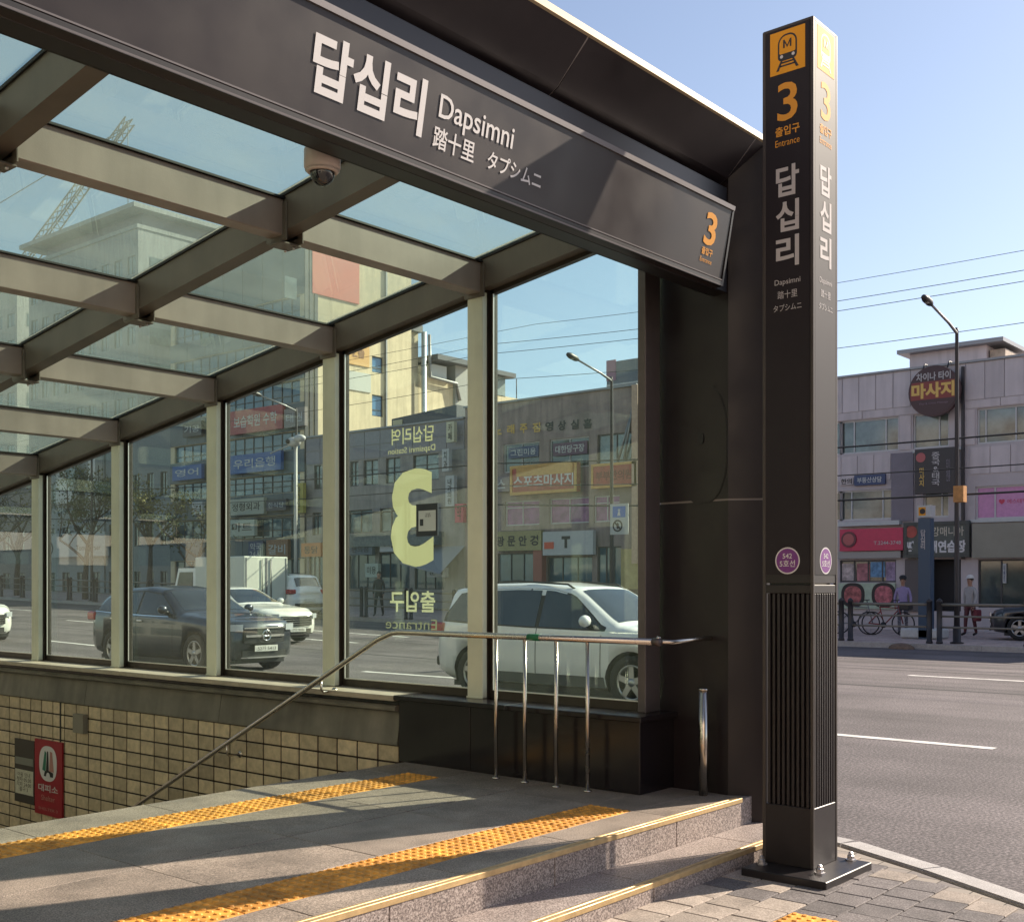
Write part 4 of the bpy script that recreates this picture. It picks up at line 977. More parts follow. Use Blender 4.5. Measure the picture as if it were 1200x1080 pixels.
for px_, mm, t, lab in (((523, 494, 532, 518), mat('cream_sign_face', (.52, .50, .36), .5), '카\n페', 'small cream vertical sign at the roofline of the grey building'), ((518, 526, 526, 552), WSG, '치\n과', 'upper white vertical sign right of the cream number'), ((522, 557, 532, 594), WSG, '내\n과\n의\n원', 'lower white vertical sign right of the cream number'), ((533, 590, 543, 612), CRIM, '약', 'small crimson vertical sign near the post'), ((344, 566, 355, 601), mat('mustard_sign_face', (.38, .33, .06), .5), '학\n원', 'mustard yellow vertical sign in the third pane')):
    fsign(FP, px_, mm, lab, [(t, .5, .5, .5, .8, BLACK, .01)], d=.3, th=.2, name='vertical_sign')
for px_, mm, lab, t in (((408, 637, 436, 650), mat('dusky_blue_sign', (.10, .13, .17), .5), 'dusky blue shop sign at the left of the grey building', '편의점'), ((445, 627, 478, 646), WSG, 'pale grey shop sign behind the lower loop of the cream number', '커피'), ((353, 636, 376, 652), mat('orange_sign_face', (.55, .17, .04), .5), 'orange shop sign beside the post in the third pane', '통닭'), ((428, 660, 443, 676), mat('pale_mint_sign', (.40, .46, .40), .5), 'pale mint shop window sign under the cream number', '미용'), ((500, 665, 522, 676), WSG, 'small white shop sign right of the cream number', '분식')):
    fsign(FP, px_, mm, lab, [(t, .5, .5, .7, .55, BLACK if mm is not NAVY else WSG, .01)], d=.32, th=.2)

# ---- building 4 : tall block, sunlit cream side towards us, dark glazed front
VB = 45.9
zt4 = 19.0
FB = Pl((38, VB, 0), (0, -1, 0))
a0d = -(FP.px(200, 600)[0] - 0); v_left = 100 - FP.px(200, 600)[0]
b4 = thing('office_block', (44, 52, 0), 'tall office block with dark blue glazed front and sunlit cream side wall', 'building')
F4 = Pl((38, 100, 0), (0, -1, 0)); aL, aR = 100 - v_left, 100 - VB
rows4 = [F4.rect(300, y0, 350, y1)[2:] for y0, y1 in ((449, 475), (508, 529), (556, 578), (604, 630), (655, 690))] + [F4.rect(300, y0, 350, y1)[2:] for y0, y1 in ((400, 425), (352, 377))]
rows4 = [r for r in rows4 if r[1] < zt4 - .3]
m = MB(); F4.wall(m, aL, aR, 0, zt4, [(aL + .4, aR - .4, z0, z1) for z0, z1 in rows4], .15)
S4 = Pl((38, VB, 0), (1, 0, 0))
sw4 = [S4.rect(436, 418, 449, 437), S4.rect(436, 463, 449, 488)]
sw4 = [(r[0], r[1], r[2], r[3]) for r in sw4]
dpt = S4.px(482, 500)[0]
q = [S4.rect(408, 395, 430, 412)]
S4.wall(m, 0, dpt, 0, zt4, sw4, .12)
o = m.build('wall', CREAM, b4)
m = MB(); m.box(38.3, 38 + dpt, VB + .3, v_left - .01, 0, zt4 - .05); m.build('core', GLB, b4)
for z0, z1 in rows4: window(F4, (aL + .4, aR - .4, z0, z1), b4, DFR, W3G, n=14, dep=.15, rail=.35)
zs_ = sorted(rows4)
edges = [0] + [z for r in zs_ for z in r] + [zt4]
SPM = mat('dark_blue_grey_spandrel', (.085, .11, .125), .5, noise=.15, nscale=.8)
for k in range(0, len(edges) - 1, 2):
    if edges[k + 1] - edges[k] > .1:
        n = 7
        for j in range(n):
            aa = aL + (aR - aL) * j / n; pbox(F4, (aa + .02, aa + (aR - aL) / n - .02, edges[k] + .02, edges[k + 1] - .02), .0, .05, 'spandrel_panel', SPM, b4)
BLW = mat('sky_blue_window', (.10, .22, .38), .1, spec=.8)
for r in sw4: window(S4, r, b4, DFR, BLW, n=1, rail=.3)
for xx in (358.5, 364, 370): 
    a, _ = S4.px(xx, 480); m = MB(); S4.box(m, a - .1, a + .1, 1, zt4, .0, .06); m.build('dark_wall_strip', DFR, b4)
a, _ = S4.px(451.5, 450); m = MB(); S4.box(m, a - .05, a + .05, 1, zt4 - .3, .0, .12); m.build('rain_pipe', PIPE, b4)
r = S4.rect(405, 402, 432, 428); pbox(S4, r, .0, .06, 'orange_wall_logo', mat('orange_logo', (.62, .36, .12), .6), b4)
text('한솔', S4, (r[0] + r[1]) / 2, (r[2] + r[3]) / 2 + .1, (r[1] - r[0]) * .55, (r[3] - r[2]) * .5, mat('brown_logo_print', (.28, .14, .06), .6), b4, d=.07, bold=.05)
r = S4.rect(405, 436, 434, 458); pbox(S4, r, .0, .05, 'pale_patch', mat('pale_blue_render', (.50, .52, .48), .7), b4)
m = MB(); m.box(37.9, 38 + dpt + .1, VB - .1, v_left, zt4, zt4 + .5); m.build('parapet', mat('pale_parapet', (.45, .44, .42), .7), b4)
m = MB(); m.box(40, 44, VB + 2, v_left - 3, zt4 + .5, zt4 + 2.6); m.build('penthouse', mat('salmon_penthouse', (.50, .22, .17), .7, noise=.2), b4)
# windowed upper side (through the roof glass)
for x0, y0, x1, y1 in ((333, 325, 347, 350), (395, 318, 412, 345)):
    r = S4.rect(x0, y0, x1, y1)
    if r[3] < zt4: pbox(S4, r, .0, .05, 'upper_window', W2G, b4)
r = S4.rect(365, 300, 420, 322); pbox(S4, (r[0], r[1], min(r[2], zt4 - 2.6), zt4 - .2), .0, .08, 'salmon_wall_sign', mat('salmon_panel', (.62, .13, .09), .6), b4)
# rear, lower cream wing and duct
S5 = Pl((38, 49.5, 0), (1, 0, 0)); a0, _ = S5.px(470, 450); a1, _ = S5.px(490, 450); a2, _ = S5.px(531, 450); a3, _ = S5.px(612, 470)
b5 = thing('cream_annex', (48, 52, 0), 'stepped cream annex with silver duct beyond the grey building', 'building')
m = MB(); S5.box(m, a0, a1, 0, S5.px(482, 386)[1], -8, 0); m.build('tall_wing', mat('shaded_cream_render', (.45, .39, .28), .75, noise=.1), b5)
m = MB(); S5.box(m, a1 + .02, a2, 0, S5.px(510, 443)[1], -8, 0); m.build('middle_wing', CREAM, b5)
m = MB(); S5.box(m, a2 + .02, a3, 0, S5.px(590, 464)[1], -8, 0); m.build('low_wing', CREAM, b5)
m = MB(); S5.box(m, a2, S5.px(546, 450)[0], S5.px(540, 480)[1], S5.px(540, 423)[1], -6, .2); m.build('grey_wing', mat('light_grey_render', (.34, .34, .33), .7), b5)
m = MB(); r = S5.rect(502, 421, 546, 427); S5.box(m, r[0], r[1], r[2], r[3], -6, .8); m.build('flat_roof', mat('dark_slate_shed'), b5)
m = MB(); r = S5.rect(503, 428, 522, 441); S5.box(m, r[0], r[1], S5.px(510, 443)[1], r[3], -3, .1); m.build('roof_cabin', mat('pale_roof_cabin', (.48, .50, .50), .6), b5)
m = MB(); r = S5.rect(466, 380, 490, 388); S5.box(m, r[0], r[1], r[2], r[3], -4, .4); m.build('dark_roof_cap', mat('dark_slate_shed'), b5)
a, zt_ = S5.px(492, 390); MB().tube([S5.pt(a, 2, .35), S5.pt(a, zt_, .35)], .16, 10).build('silver_duct', mat('silver_duct', (.68, .70, .70), .4, .5), b5)
p = [S5.pt(*S5.px(x, y), .3) for x, y in ((499, 393), (500, 442), (531, 450), (535, 470))]; MB().tube(p, .10, 8).build('bent_duct', PIPE, b5)
a, z = S5.px(484, 371); MB().tube([S5.pt(a, z - 1, -.5), S5.pt(a, z, -.5)], .06, 6).build('roof_mast', POLEM, b5)
m = MB(); r = S5.rect(579, 441, 592, 464); S5.box(m, r[0], r[1], r[2], r[3], -2, .0); o = m.build('roof_cabin', mat('green_grey_cabin', (.20, .25, .25), .4), b5)
m = MB(); r = S5.rect(572, 436, 598, 441); S5.box(m, r[0], r[1], r[2], r[3], -2.4, .5); m.build('cabin_roof', mat('dark_slate_shed'), o)
a, z = S5.px(612, 443); MB().tube([S5.pt(a, z - 1.4, -.5), S5.pt(a, z, -.5)], .035, 6).build('roof_mast', POLEM, b5)

# signs on the glazed front (through third and fourth panes)
SRED = mat('wine_sign_face', (.33, .05, .06), .5, noise=.1); SBLU = mat('blue_sign_face', (.02, .09, .30), .45)
for px_, mm, t, lab in (
    ((268, 478, 331, 506), SRED, '보습학원 수학', 'wide wine red sign with white letters high on the office block'),
    ((333, 478, 357, 500), mat('taupe_sign_face', (.22, .19, .18), .5), '태권', 'taupe panel right of the wine red sign'),
    ((268, 531, 329, 553), SBLU, '우리은행', 'wide plain blue sign across the office block'),
    ((268, 584, 309, 603), mat('pale_khaki_sign', (.38, .40, .33), .5), '정형외과', 'pale khaki sign in the middle of the office block'),
    ((312, 585, 335, 598), mat('dark_slate_sign', (.06, .06, .08), .5), '한식당', 'dark slate sign right of the pale khaki one'),
    ((269, 607, 298, 628), mat('pale_mint_sign'), '마트', 'pale mint sign above the delivery truck'),
    ((291, 634, 308, 655), NAVY, '약국\n24시', 'navy sign with two rows of white letters above the truck'),
    ((312, 632, 337, 655), mat('brown_sign_face', (.28, .15, .08), .5, noise=.2), '갈비', 'brown restaurant sign right of the navy sign'),
    ((214, 494, 236, 511), SIGNB, '기공', 'black sign with white letters high in the fourth pane'),
    ((202, 545, 236, 562), SBLU, '영어', 'smaller blue sign in the fourth pane'),
    ((225, 588, 237, 603), WSG, '김', 'small white sign at the edge of the fourth pane'),
    ((187, 615, 202, 627), WSG, '휴', 'small pale sign left of the bare wires in the fourth pane')):
    fsign(FP, px_, mm, lab, [(t, .5, .5, .8, .5 if '\n' not in t else .8, WSG if mm not in (MATS['pale_khaki_sign'], MATS['pale_mint_sign'], WSG) else BLACK, .01)], d=.16, th=.2)

# ---- further left buildings
def plain(name, label, pl, x0, x1, ytop, depth, wm, cols, rws, gm=W2G, z0=0, zt=None, fm=DFR, cat='building', pw=.5, hh=1.4, floor=2.9):
    a0, a1 = pl.px(x0, 600)[0], pl.px(x1, 600)[0]; ztp = zt or pl.px((x0 + x1) / 2, ytop)[1]
    nf = max(1, int((ztp - z0 - .8) / floor)); holes = []
    for i in range(nf):
        for j in range(cols):
            c = a0 + (a1 - a0) * (j + .5) / cols; w_ = (a1 - a0) / cols * pw / 2; zb_ = z0 + .9 + floor * i
            holes.append((c - w_, c + w_, zb_, zb_ + hh))
    r_ = shell(name, label, cat, pl, a0, a1, z0, ztp, depth, wm, holes)
    for h in holes: window(pl, h, r_, fm, gm, n=2, dep=.12)
    pbox(pl, (a0 - .1, a1 + .1, ztp, ztp + .35), -depth, .15, 'parapet', wm, r_)
    return r_, a0, a1, ztp
FP5 = Pl((38.3, 100, 0), (0, -1, 0))
plain('shop_building', 'grey blue building with pale pipes at the left of the fourth pane', FP5, 124, 200, 497, 12, mat('blue_grey_render', (.19, .215, .22), .7, noise=.12), 5, 3)
r_, *_ = plain('apartment_building', 'pale apartment building with white window bays in the fifth pane', FP5, 52, 122, 520, 12, mat('dim_grey_render', (.26, .28, .28), .7, noise=.15), 4, 4)
for x0, x1 in ((74, 93), (112, 120)): 
    r = FP5.rect(x0, 530, x1, 590); pbox(FP5, r, 0, .5, 'white_bay', mat('white_render', (.56, .56, .52), .7, noise=.06), r_)
    q = FP5.rect(x0 + 4, 545, x1 - 4 if x1 > 93 or x1 == 93 else x1, 568, .5); pbox(FP5, q, .5, .55, 'bay_window', W1G, r_)
fsign(FP5, (56, 624, 123, 652), mat('pale_grey_fascia', (.42, .43, .41), .6, noise=.1), 'long pale grey cafe fascia with small dark lettering in the fifth pane', [('Tom Kurser', .72, .64, .42, .22, BLACK, .0), (')', .08, .62, .05, .5, BLACK)], d=.3, th=.3)
plain('apartment_building', 'dull brown building with bare trees in front at the far left pane', FP5, -60, 50, 572, 12, mat('dull_brown_render', (.20, .185, .17), .7, noise=.2), 7, 3)
# towers seen through the roof glass
TA = Pl((62, 100, 0), (0, -1, 0))
def tower(name, label, u, x0, x1, ytop, depth, wm, cols, pen=True, gm=W2G):
    pl = Pl((u, 200, 0), (0, -1, 0)); r_, a0, a1, zt = plain(name, label, pl, x0, x1, ytop, depth, wm, cols, 0, gm=gm, floor=3.1, hh=1.6, pw=.6)
    if pen:
        m = MB(); pl.box(m, a0 + (a1 - a0) * .1, a1 - .6, zt + .3, zt + 1.6, -depth * .8, -.8); o = m.build('penthouse', DGRY, r_)
        m = MB(); pl.box(m, a0 - .4, a1 + .6, zt + 1.6, zt + 2.0, -depth, .8); m.build('roof_canopy', wm, o)
    # side windows
    vS = 200 - a1; ps = Pl((u, vS, 0), (1, 0, 0)); nf = int((zt - 1) / 3.1)
    for i in range(nf):
        for j in range(3):
            c = depth * (j + .5) / 3; pbox(ps, (c - depth * .09, c + depth * .09, 1 + 3.1 * i, 2.5 + 3.1 * i), .0, .04, 'side_window', gm, r_)
    return r_
tower('tower_block', 'tall grey tower with roof canopy seen through the sloping roof glass', 56, 34, 162, 290, 15, mat('grey_concrete', (.30, .31, .31), .7, noise=.12, dirt=.2), 9)
tower('tower_block', 'shorter pale tower left of the crane seen through the roof glass', 66, -60, 20, 350, 16, mat('pale_concrete', (.38, .38, .36), .7, noise=.12, dirt=.2), 6)
tower('tower_block', 'blue grey block behind the office block seen through the roof glass', 60, 215, 300, 345, 14, mat('blue_grey_concrete', (.24, .28, .30), .7, noise=.12, dirt=.2), 8, pen=False, gm=W3G)
# crane
cr = thing('tower_crane', (95, 150, 0), 'thin luffing tower crane rising behind the towers', 'crane')
CP = Pl((95, 300, 0), (0, -1, 0)); CRM_ = mat('crane_grey', (.20, .21, .22), .5)
def lattice(p0, p1, wd, n, name):
    p0 = Vector(p0); p1 = Vector(p1); d = (p1 - p0); a = d.cross(Vector((1, 0, 0))).normalized() * wd; b = d.cross(a).normalized() * wd
    mb = MB(); cs = [a + b, a - b, -a - b, -a + b]
    for c in cs: mb.tube([p0 + c, p1 + c * .6], .16, 4, cap=False)
    for i in range(n):
        f0, f1 = i / n, (i + 1) / n
        for k in range(4):
            c0 = cs[k] * (1 - .4 * f0); c1 = cs[(k + 1) % 4] * (1 - .4 * f1); mb.tube([p0 + d * f0 + c0, p0 + d * f1 + c1], .09, 3, cap=False)
    return mb.build(name, CRM_, cr)
P_ = lambda x, y: CP.pt(*CP.px(x, y))
lattice(P_(8, 340), P_(152, 142), .95, 26, 'boom'); base = P_(8, 340); lattice((base.x, base.y, 0), base, 1.3, 14, 'mast')
m = MB(); m.tube([P_(-20, 250), P_(146, 150)], .10, 4); m.build('hoist_cable', CRM_, cr)
m = MB(); m.tube([P_(150, 142), P_(150, 240)], .07, 4); m.build('hoist_cable', CRM_, cr)
m = MB(); c0 = P_(8, 350); m.box(c0.x - 2, c0.x + 2, c0.y - 1, c0.y + 6, c0.z - 2, c0.z + 1); m.build('cab', CRM_, cr)
# unseen buildings on our own side, added to block sky and bounce sunlight
OURA = mat('bounce_beige_render', (.55, .47, .38), .8, noise=.1)  # pale tone raised so these unseen walls bounce more light
OURB = mat('bounce_grey_render', (.48, .44, .40), .8, noise=.1)
OUR = Pl((-6.5, 0, 0), (0, 1, 0))
for i, (v0, v1, h, wm) in enumerate(((-46, -22, 10, OURB), (-21.5, -4, 12.5, OURA), (-3.5, 12, 9, OURB), (12.5, 34, 13, OURA), (34.5, 58, 10, OURB))):
    holes = []
    for f in range(int((h - 3.8) / 3)):
        for j in range(int((v1 - v0) / 3)): holes.append((v0 + .8 + 3 * j, v0 + 2.6 + 3 * j, 4.2 + 3 * f, 5.8 + 3 * f))
    for j in range(int((v1 - v0) / 5)): holes.append((v0 + .6 + 5 * j, v0 + 4.8 + 5 * j, .3, 2.7))
    r_ = shell('unseen_street_building', ['grey', 'brown grey', 'dim grey', 'dull brown', 'grey end'][i] + ' shop building, unseen behind the viewer, added to block sky and bounce light', 'building', OUR, v0, v1, -.1, h, 10, wm, holes)
    for hh_ in holes: window(OUR, hh_, r_, DFR, W1G, n=2)

# ---- kerbside guard rail
GZ = lambda v: gz(v) + .14
gr = thing('street_guard_rail', (29.75, 40, 0), 'black kerbside guard rail of paired posts and three rails across the road', 'guard rail')
RAILM = mat('rail_warm_grey', (.20, .18, .15), .45, .4)
pm_ = MB().bbox(-.055, .055, -.055, .055, 0, 1.10, b=.01); pm_.mesh
PMsh = MB().lathe([(.085, 0), (.085, .05), (.07, .06), (.07, 1.05), (.076, 1.06), (.076, 1.10), (.04, 1.14), (.005, 1.16)], (0, 0, 0), n=10).mesh('post', POLEM, Vector((0, 0, 0)))
v = 6.1
while v < 92:
    for d_ in (-.13, .13): inst('post', PMsh, gr, (29.75, v + d_, GZ(v)))
    v2 = v + 2.4
    for h in (.42, .70, 1.0):
        MB().tube([(29.75, v + .13, GZ(v) + h), (29.75, v2 - .13, GZ(v2) + h)], .030 if h < 1 else .042, 6).build('rail', RAILM, gr)
    v = v2

# ---- street lamps
def lamp(v, label, u=30.1, extra=False):
    z0 = GZ(v); root = thing('street_lamp', (u, v, z0), label, 'street lamp', 'street lamps on the far kerb')
    zt = 8.05 if v < 30 else 8.6
    MB().tube([(u, v, z0), (u, v, z0 + 1.2), (u, v, zt), (u - .05, v, zt + .08)], [.08, .07, .045, .035], 10).build('pole', POLEM, root)
    MB().lathe([(.17, 0), (.17, .03), (.10, .05), (.10, .4), (.085, .45)], (u, v, z0), n=12).build('pole_base', POLEM, root)
    MB().tube([(u, v, zt - .05), (u - .6, v, zt + .12), (u - 1.9, v, zt + .38)], [.04, .035, .03], 8).build('arm', PIPE, root)
    h = MB(); h.lathe([(.03, -.02), (.06, .05), (.09, .16), (.095, .42), (.06, .56), (.01, .60)], (u - 1.75, v, zt + .36), (-1, 0, .17), 12); hd = h.build('lamp_head', POLEM, root)
    MB().sphere((u - 2.06, v, zt + .36), .075, (2.0, .9, .5), 12, 8).build('lens', mat('lamp_lens', (.35, .35, .33), .15), hd)
    return root
L1 = lamp(10.45, 'street lamp crossing in front of the round massage sign'); L2 = lamp(21.3, 'street lamp in front of the brown grey building, seen in the first pane')
L3 = lamp(36.9, 'street lamp in front of the office block, seen in the third pane'); lamp(52.6, 'street lamp furthest left among the bare trees')
lp = Pl((29.98, 100, 0), (0, -1, 0))
o = fsign(lp, (1117, 569, 1129, 588), mat('rusty_orange_box', (.42, .20, .06), .6, noise=.2), 'rusty orange control box strapped to the lamp pole', d=0, th=.25, cat='control box', name='control_box')
so = fsign(lp, (715, 590, 736, 626), WSG, 'white traffic sign with blue square and black ring on a lamp pole', d=.05, th=.03, cat='traffic sign', name='traffic_sign')
r = lp.rect(718, 593, 733, 606, .08); m = MB(); lp.box(m, *r, .08, .085); m.build('blue_square', mat('traffic_blue', (.03, .12, .45), .4), so)
m = MB(); disc(m, lp, (r[0] + r[1]) / 2, (r[2] + r[3]) / 2 + .05, .04, .09, 12); poly(m, lp, [((r[0] + r[1]) / 2 - .06, r[2] + .05), ((r[0] + r[1]) / 2 + .06, r[2] + .05), ((r[0] + r[1]) / 2 + .03, (r[2] + r[3]) / 2), ((r[0] + r[1]) / 2 - .03, (r[2] + r[3]) / 2)], .09); m.build('white_figure', WHITE, so)
a, z = lp.px(725.5, 616); m = MB(); disc(m, lp, a, z, .19, .085, 24, r0=.14); poly(m, lp, [(a - .15, z + .11), (a - .11, z + .15), (a + .15, z - .11), (a + .11, z - .15)], .086); m.build('black_ring', BLACK, so)
m = MB(); poly(m, lp, [(a - .03, z - .1), (a + .03, z - .1), (a + .05, z + .05), (a, z + .11), (a - .05, z + .05)], .084); m.build('figure', BLACK, so)
# cctv pole
cz = thing('cctv_pole', (30.6, 100 - lp.px(346, 600)[0], 0.4), 'white camera cluster on a slim pale pole in the third pane', 'camera pole')
vC = 100 - lp.px(346, 600)[0]; zc_ = lp.px(346, 518)[1]
MB().tube([(30, vC, GZ(vC)), (30, vC, zc_ + .1)], .07, 8).build('pole', mat('pale_pole', (.42, .42, .40), .5), cz)
MB().sphere((29.9, vC, zc_), .28, (1, 1.2, .7)).build('camera_ball', WFR, cz); MB().sphere((29.8, vC - .5, zc_ + .1), .22, (1, 1.3, .7)).build('camera_ball', WFR, cz)
MB().sphere((29.62, vC + .02, zc_), .10).build('camera_lens', BLACK, cz)
MB().tube([(29.9, vC - .5, zc_ + .05), (29.9, vC + 1.5, zc_ - .35)], .03, 6).build('camera_arm', mat('pale_pole'), cz)
# opposite pylon
oz = thing('opposite_subway_pylon', (32, 100 - Pl((32, 100, 0), (0, -1, 0)).px(1083, 650)[0], 0), 'blue station pylon with amber top across the road', 'station pylon')
OP = Pl((32, 100, 0), (0, -1, 0)); r = OP.rect(1076, 592, 1090, 658)
m = MB(); OP.box(m, r[0], r[1], GZ(12), OP.px(1083, 607)[1], -.3, 0); o = m.build('column', mat('deep_blue_panel', (.025, .06, .11), .4), oz)
m = MB(); r2 = OP.rect(1075, 592, 1091, 606); OP.box(m, *r2, -.34, .03); o = m.build('top_box', WSG, oz)
m = MB(); OP.box(m, r2[0] + .05, r2[1] - .14, r2[2] + .05, r2[3] - .05, .03, .04); m.build('amber_panel', YSQ, o)
m = MB(); disc(m, OP, (r2[0] + r2[1]) / 2 - .03, (r2[2] + r2[3]) / 2, .08, .045, 14); m.build('train_symbol', BLACK, o)
text('답\n십\n리', OP, (r[0] + r[1]) / 2 - .03, r[3] - .95, .14, .55, LWHITE, oz, d=.01, bold=.02)

# ---- overhead wires
WM = mat('overhead_cable', (.02, .02, .022), .6)
def wire(u, za, zb, r_, label, sag=.5, v0=-10, v1=95):
    mb = MB(); pts = []
    span = 31.0
    n = 60
    for i in range(n + 1):
        v = v0 + (v1 - v0) * i / n; f = ((v + 4) % span) / span; pts.append((u, v, za + (zb - za) * (v - v0) / (v1 - v0) - sag * 4 * f * (1 - f) + gz(v) + .12))
    o = mb.tube(pts, r_, 4, cap=False).build('overhead_cable', WM); tag(o, label, 'cable', 'overhead cables along the street')
wire(30.5, 9.75, 9.9, .009, 'upper of the two close cables crossing the sky', .35); wire(30.2, 9.35, 9.5, .009, 'lower of the two close cables crossing the sky', .3)
wire(33, 10.9, 11, .008, 'thin topmost cable high in the sky right of the pylon', .3); wire(30.4, 5.55, 5.7, .024, 'thick cable crossing the upper windows of the mauve building', .25)
wire(30.3, 4.75, 4.95, .016, 'middle cable crossing the mauve wall below the windows', .25); wire(30.35, 4.15, 4.2, .028, 'lowest thick cable just above the shop signs', .3)
wire(31, 8.6, 8.7, .009, 'separate cable a little under the sky pair', .4)
# ================================================================ VEHICLES
TYRE = mat('tyre_rubber', (.015, .015, .016), .8); RIM = mat('alloy_rim', (.45, .45, .46), .3, .8)
CGL = mat('car_window_glass', (.018, .022, .024), .04, spec=1, noise=.4, nscale=1.5); TRIM = mat('black_car_trim', (.012, .012, .013), .5)
CHR = mat('chrome_trim', (.7, .7, .7), .15, 1); HLM = mat('headlight_lens', (.55, .58, .60), .08, .2, coat=1); TLM = mat('tail_light_red', (.40, .012, .02), .2, coat=1)
PLW = mat('number_plate', (.62, .62, .58), .5); SEAMC = mat('door_gap', (.02, .02, .02), .8)
def car(name, paint, loc, rot, label, cat, P, group=None, clad=None, grille='bars'):
    L = P['L']; root = thing(name, loc, label, cat, group)
    S = np.array(P['s']); g = {k: np.array(P[k]) for k in ('zt', 'zb', 'w', 'wr', 'zl')}
    N = 56; ss = np.unique(np.concatenate([np.linspace(0, L, N), S]))
    T = {}
    for k, a in g.items():
        y = np.interp(ss, S, a); y2 = y.copy()
        for _ in range(2): y2[1:-1] = (y2[:-2] + 2 * y2[1:-1] + y2[2:]) / 4
        T[k] = y2
    def prof(s):
        q = {k: float(np.interp(s, ss, T[k])) for k in T}
        w_, wr, zb, zt, zl = q['w'], q['wr'], q['zb'], q['zt'], q['zl']; h = zt - zb; e = min(.10, .45 * h)
        x7 = min(wr + .03, .965 * w_)
        return [(0, zl), (.78 * w_, zl), (.95 * w_, zl + .07), (.995 * w_, zl + .20), (w_, zl + .32 * (zb - zl) + .12), (.992 * w_, zb - .10), (.965 * w_, zb),
                (.965 * w_ + (x7 - .965 * w_) * .5, zb + (h - e) * .5), (x7, zt - e), (wr * .94, zt - e * .38), (wr * .62, zt - .008), (0, zt)]
    def xs(s, z):
        p = prof(s)[2:10]; return float(np.interp(z, [q[1] for q in p], [q[0] for q in p]))
    def zs(s, x):
        p = prof(s)[8:][::-1]; return float(np.interp(abs(x), [q[0] for q in p], [q[1] for q in p]))
    ST = list(ss); vs = []; fs = []; nP = 12
    for s in ST:
        p = prof(s); ring = p + [(-a, b) for a, b in p[1:-1][::-1]]
        bulge = 0
        vs += [Vector((a, s, b)) for a, b in ring]
    M = 22
    for i in range(len(ST) - 1):
        for k in range(M): fs.append((i * M + k, (i + 1) * M + k, (i + 1) * M + (k + 1) % M, i * M + (k + 1) % M))
    fs.append(list(range(M))); fs.append([(len(ST) - 1) * M + k for k in range(M)][::-1])
    # round the nose and tail in plan
    for v in vs:
        f = min(1, abs(v.x) / .95)
        if v.y < .55: v.y += P.get('nose', .28) * f ** 3 * (1 - v.y / .55)
        if v.y > L - .45: v.y -= .20 * f ** 3 * (1 - (L - v.y) / .45)
    mb = MB(); mb.add(vs, fs, True); mb.v = [v + ORG[root] for v in mb.v]
    body = mb.build('body', paint, root)
    # wheel arches
    wr_ = P['wheel']; c = MB()
    for s in P['axles']:
        for sx in (-1, 1): c.lathe([(wr_ + .055, 0), (wr_ + .055, .34)], (sx * 1.05, s, wr_), (-sx, 0, 0), 28)
    cme = c.mesh('cut', TRIM, Vector((0, 0, 0))); co = bpy.data.objects.new('cut', cme); COL.objects.link(co); co.location = ORG[root]
    md = body.modifiers.new('b', 'BOOLEAN'); md.object = co; md.operation = 'DIFFERENCE'; md.solver = 'EXACT'; md.material_mode = 'TRANSFER'
    bpy.context.view_layer.update()
    dg = bpy.context.evaluated_depsgraph_get(); nm = bpy.data.meshes.new_from_object(body.evaluated_get(dg)); body.modifiers.clear(); body.data = nm; nm.name = 'body'
    bpy.data.objects.remove(co)
    B = lambda m_, nme, mt, par=root: (setattr(m_, 'v', [v + ORG[root] for v in m_.v]), m_.build(nme, mt, par))[1]
    # wheels
    for s in P['axles']:
        for sx in (-1, 1):
            x = sx * (P['w'][4] - .015); ax = (sx, 0, 0)
            m = MB().lathe([(wr_ * .62, -.20), (wr_ * .93, -.20), (wr_, -.17), (wr_, -.03), (wr_ * .94, 0), (wr_ * .70, .0), (wr_ * .66, -.03)], (x, s, wr_), ax, 28); wo = B(m, 'wheel', TYRE)
            m = MB().lathe([(wr_ * .68, -.03), (wr_ * .66, -.012), (wr_ * .60, -.012), (wr_ * .58, -.05)], (x, s, wr_), ax, 24)
            for k in range(5):
                t = 2 * math.pi * k / 5 + .3; dy, dz = math.cos(t), math.sin(t); py_, pz_ = -dz, dy
                q = []
                for r0, ww in ((.05, .045), (wr_ * .62, .035)):
                    for sg_ in (-1, 1): q.append((r0, sg_ * ww))
                vsp = [Vector((x + sx * dx, s + dy * a + py_ * b, wr_ + dz * a + pz_ * b)) for dx in (-.045, -.012) for a, b in (q[0], q[1], q[3], q[2])]
                m.add(vsp, [(0, 1, 2, 3), (7, 6, 5, 4), (0, 4, 5, 1), (1, 5, 6, 2), (2, 6, 7, 3), (3, 7, 4, 0)])
            m.lathe([(.06, -.04), (.055, -.005), (.01, 0)], (x, s, wr_), ax, 14); B(m, 'rim', RIM, wo)
            m = MB().lathe([(wr_ * .6, -.10), (wr_ * .6, -.08)], (x, s, wr_), ax, 20); B(m, 'brake_disc', TRIM, wo)
            n = 16; vsl = []; rr_ = wr_ + .05
            for i in range(n + 1):
                t = math.pi * (-.12 + 1.24 * i / n); vsl += [(x - sx * .005 if False else sx * (abs(x) - .03), s + rr_ * math.cos(t), wr_ + rr_ * math.sin(t)), (sx * (abs(x) - .32), s + rr_ * math.cos(t), wr_ + rr_ * math.sin(t))]
            m = MB().add(vsl, [(2 * i, 2 * i + 1, 2 * i + 3, 2 * i + 2) for i in range(n)]); B(m, 'arch_liner', TRIM)
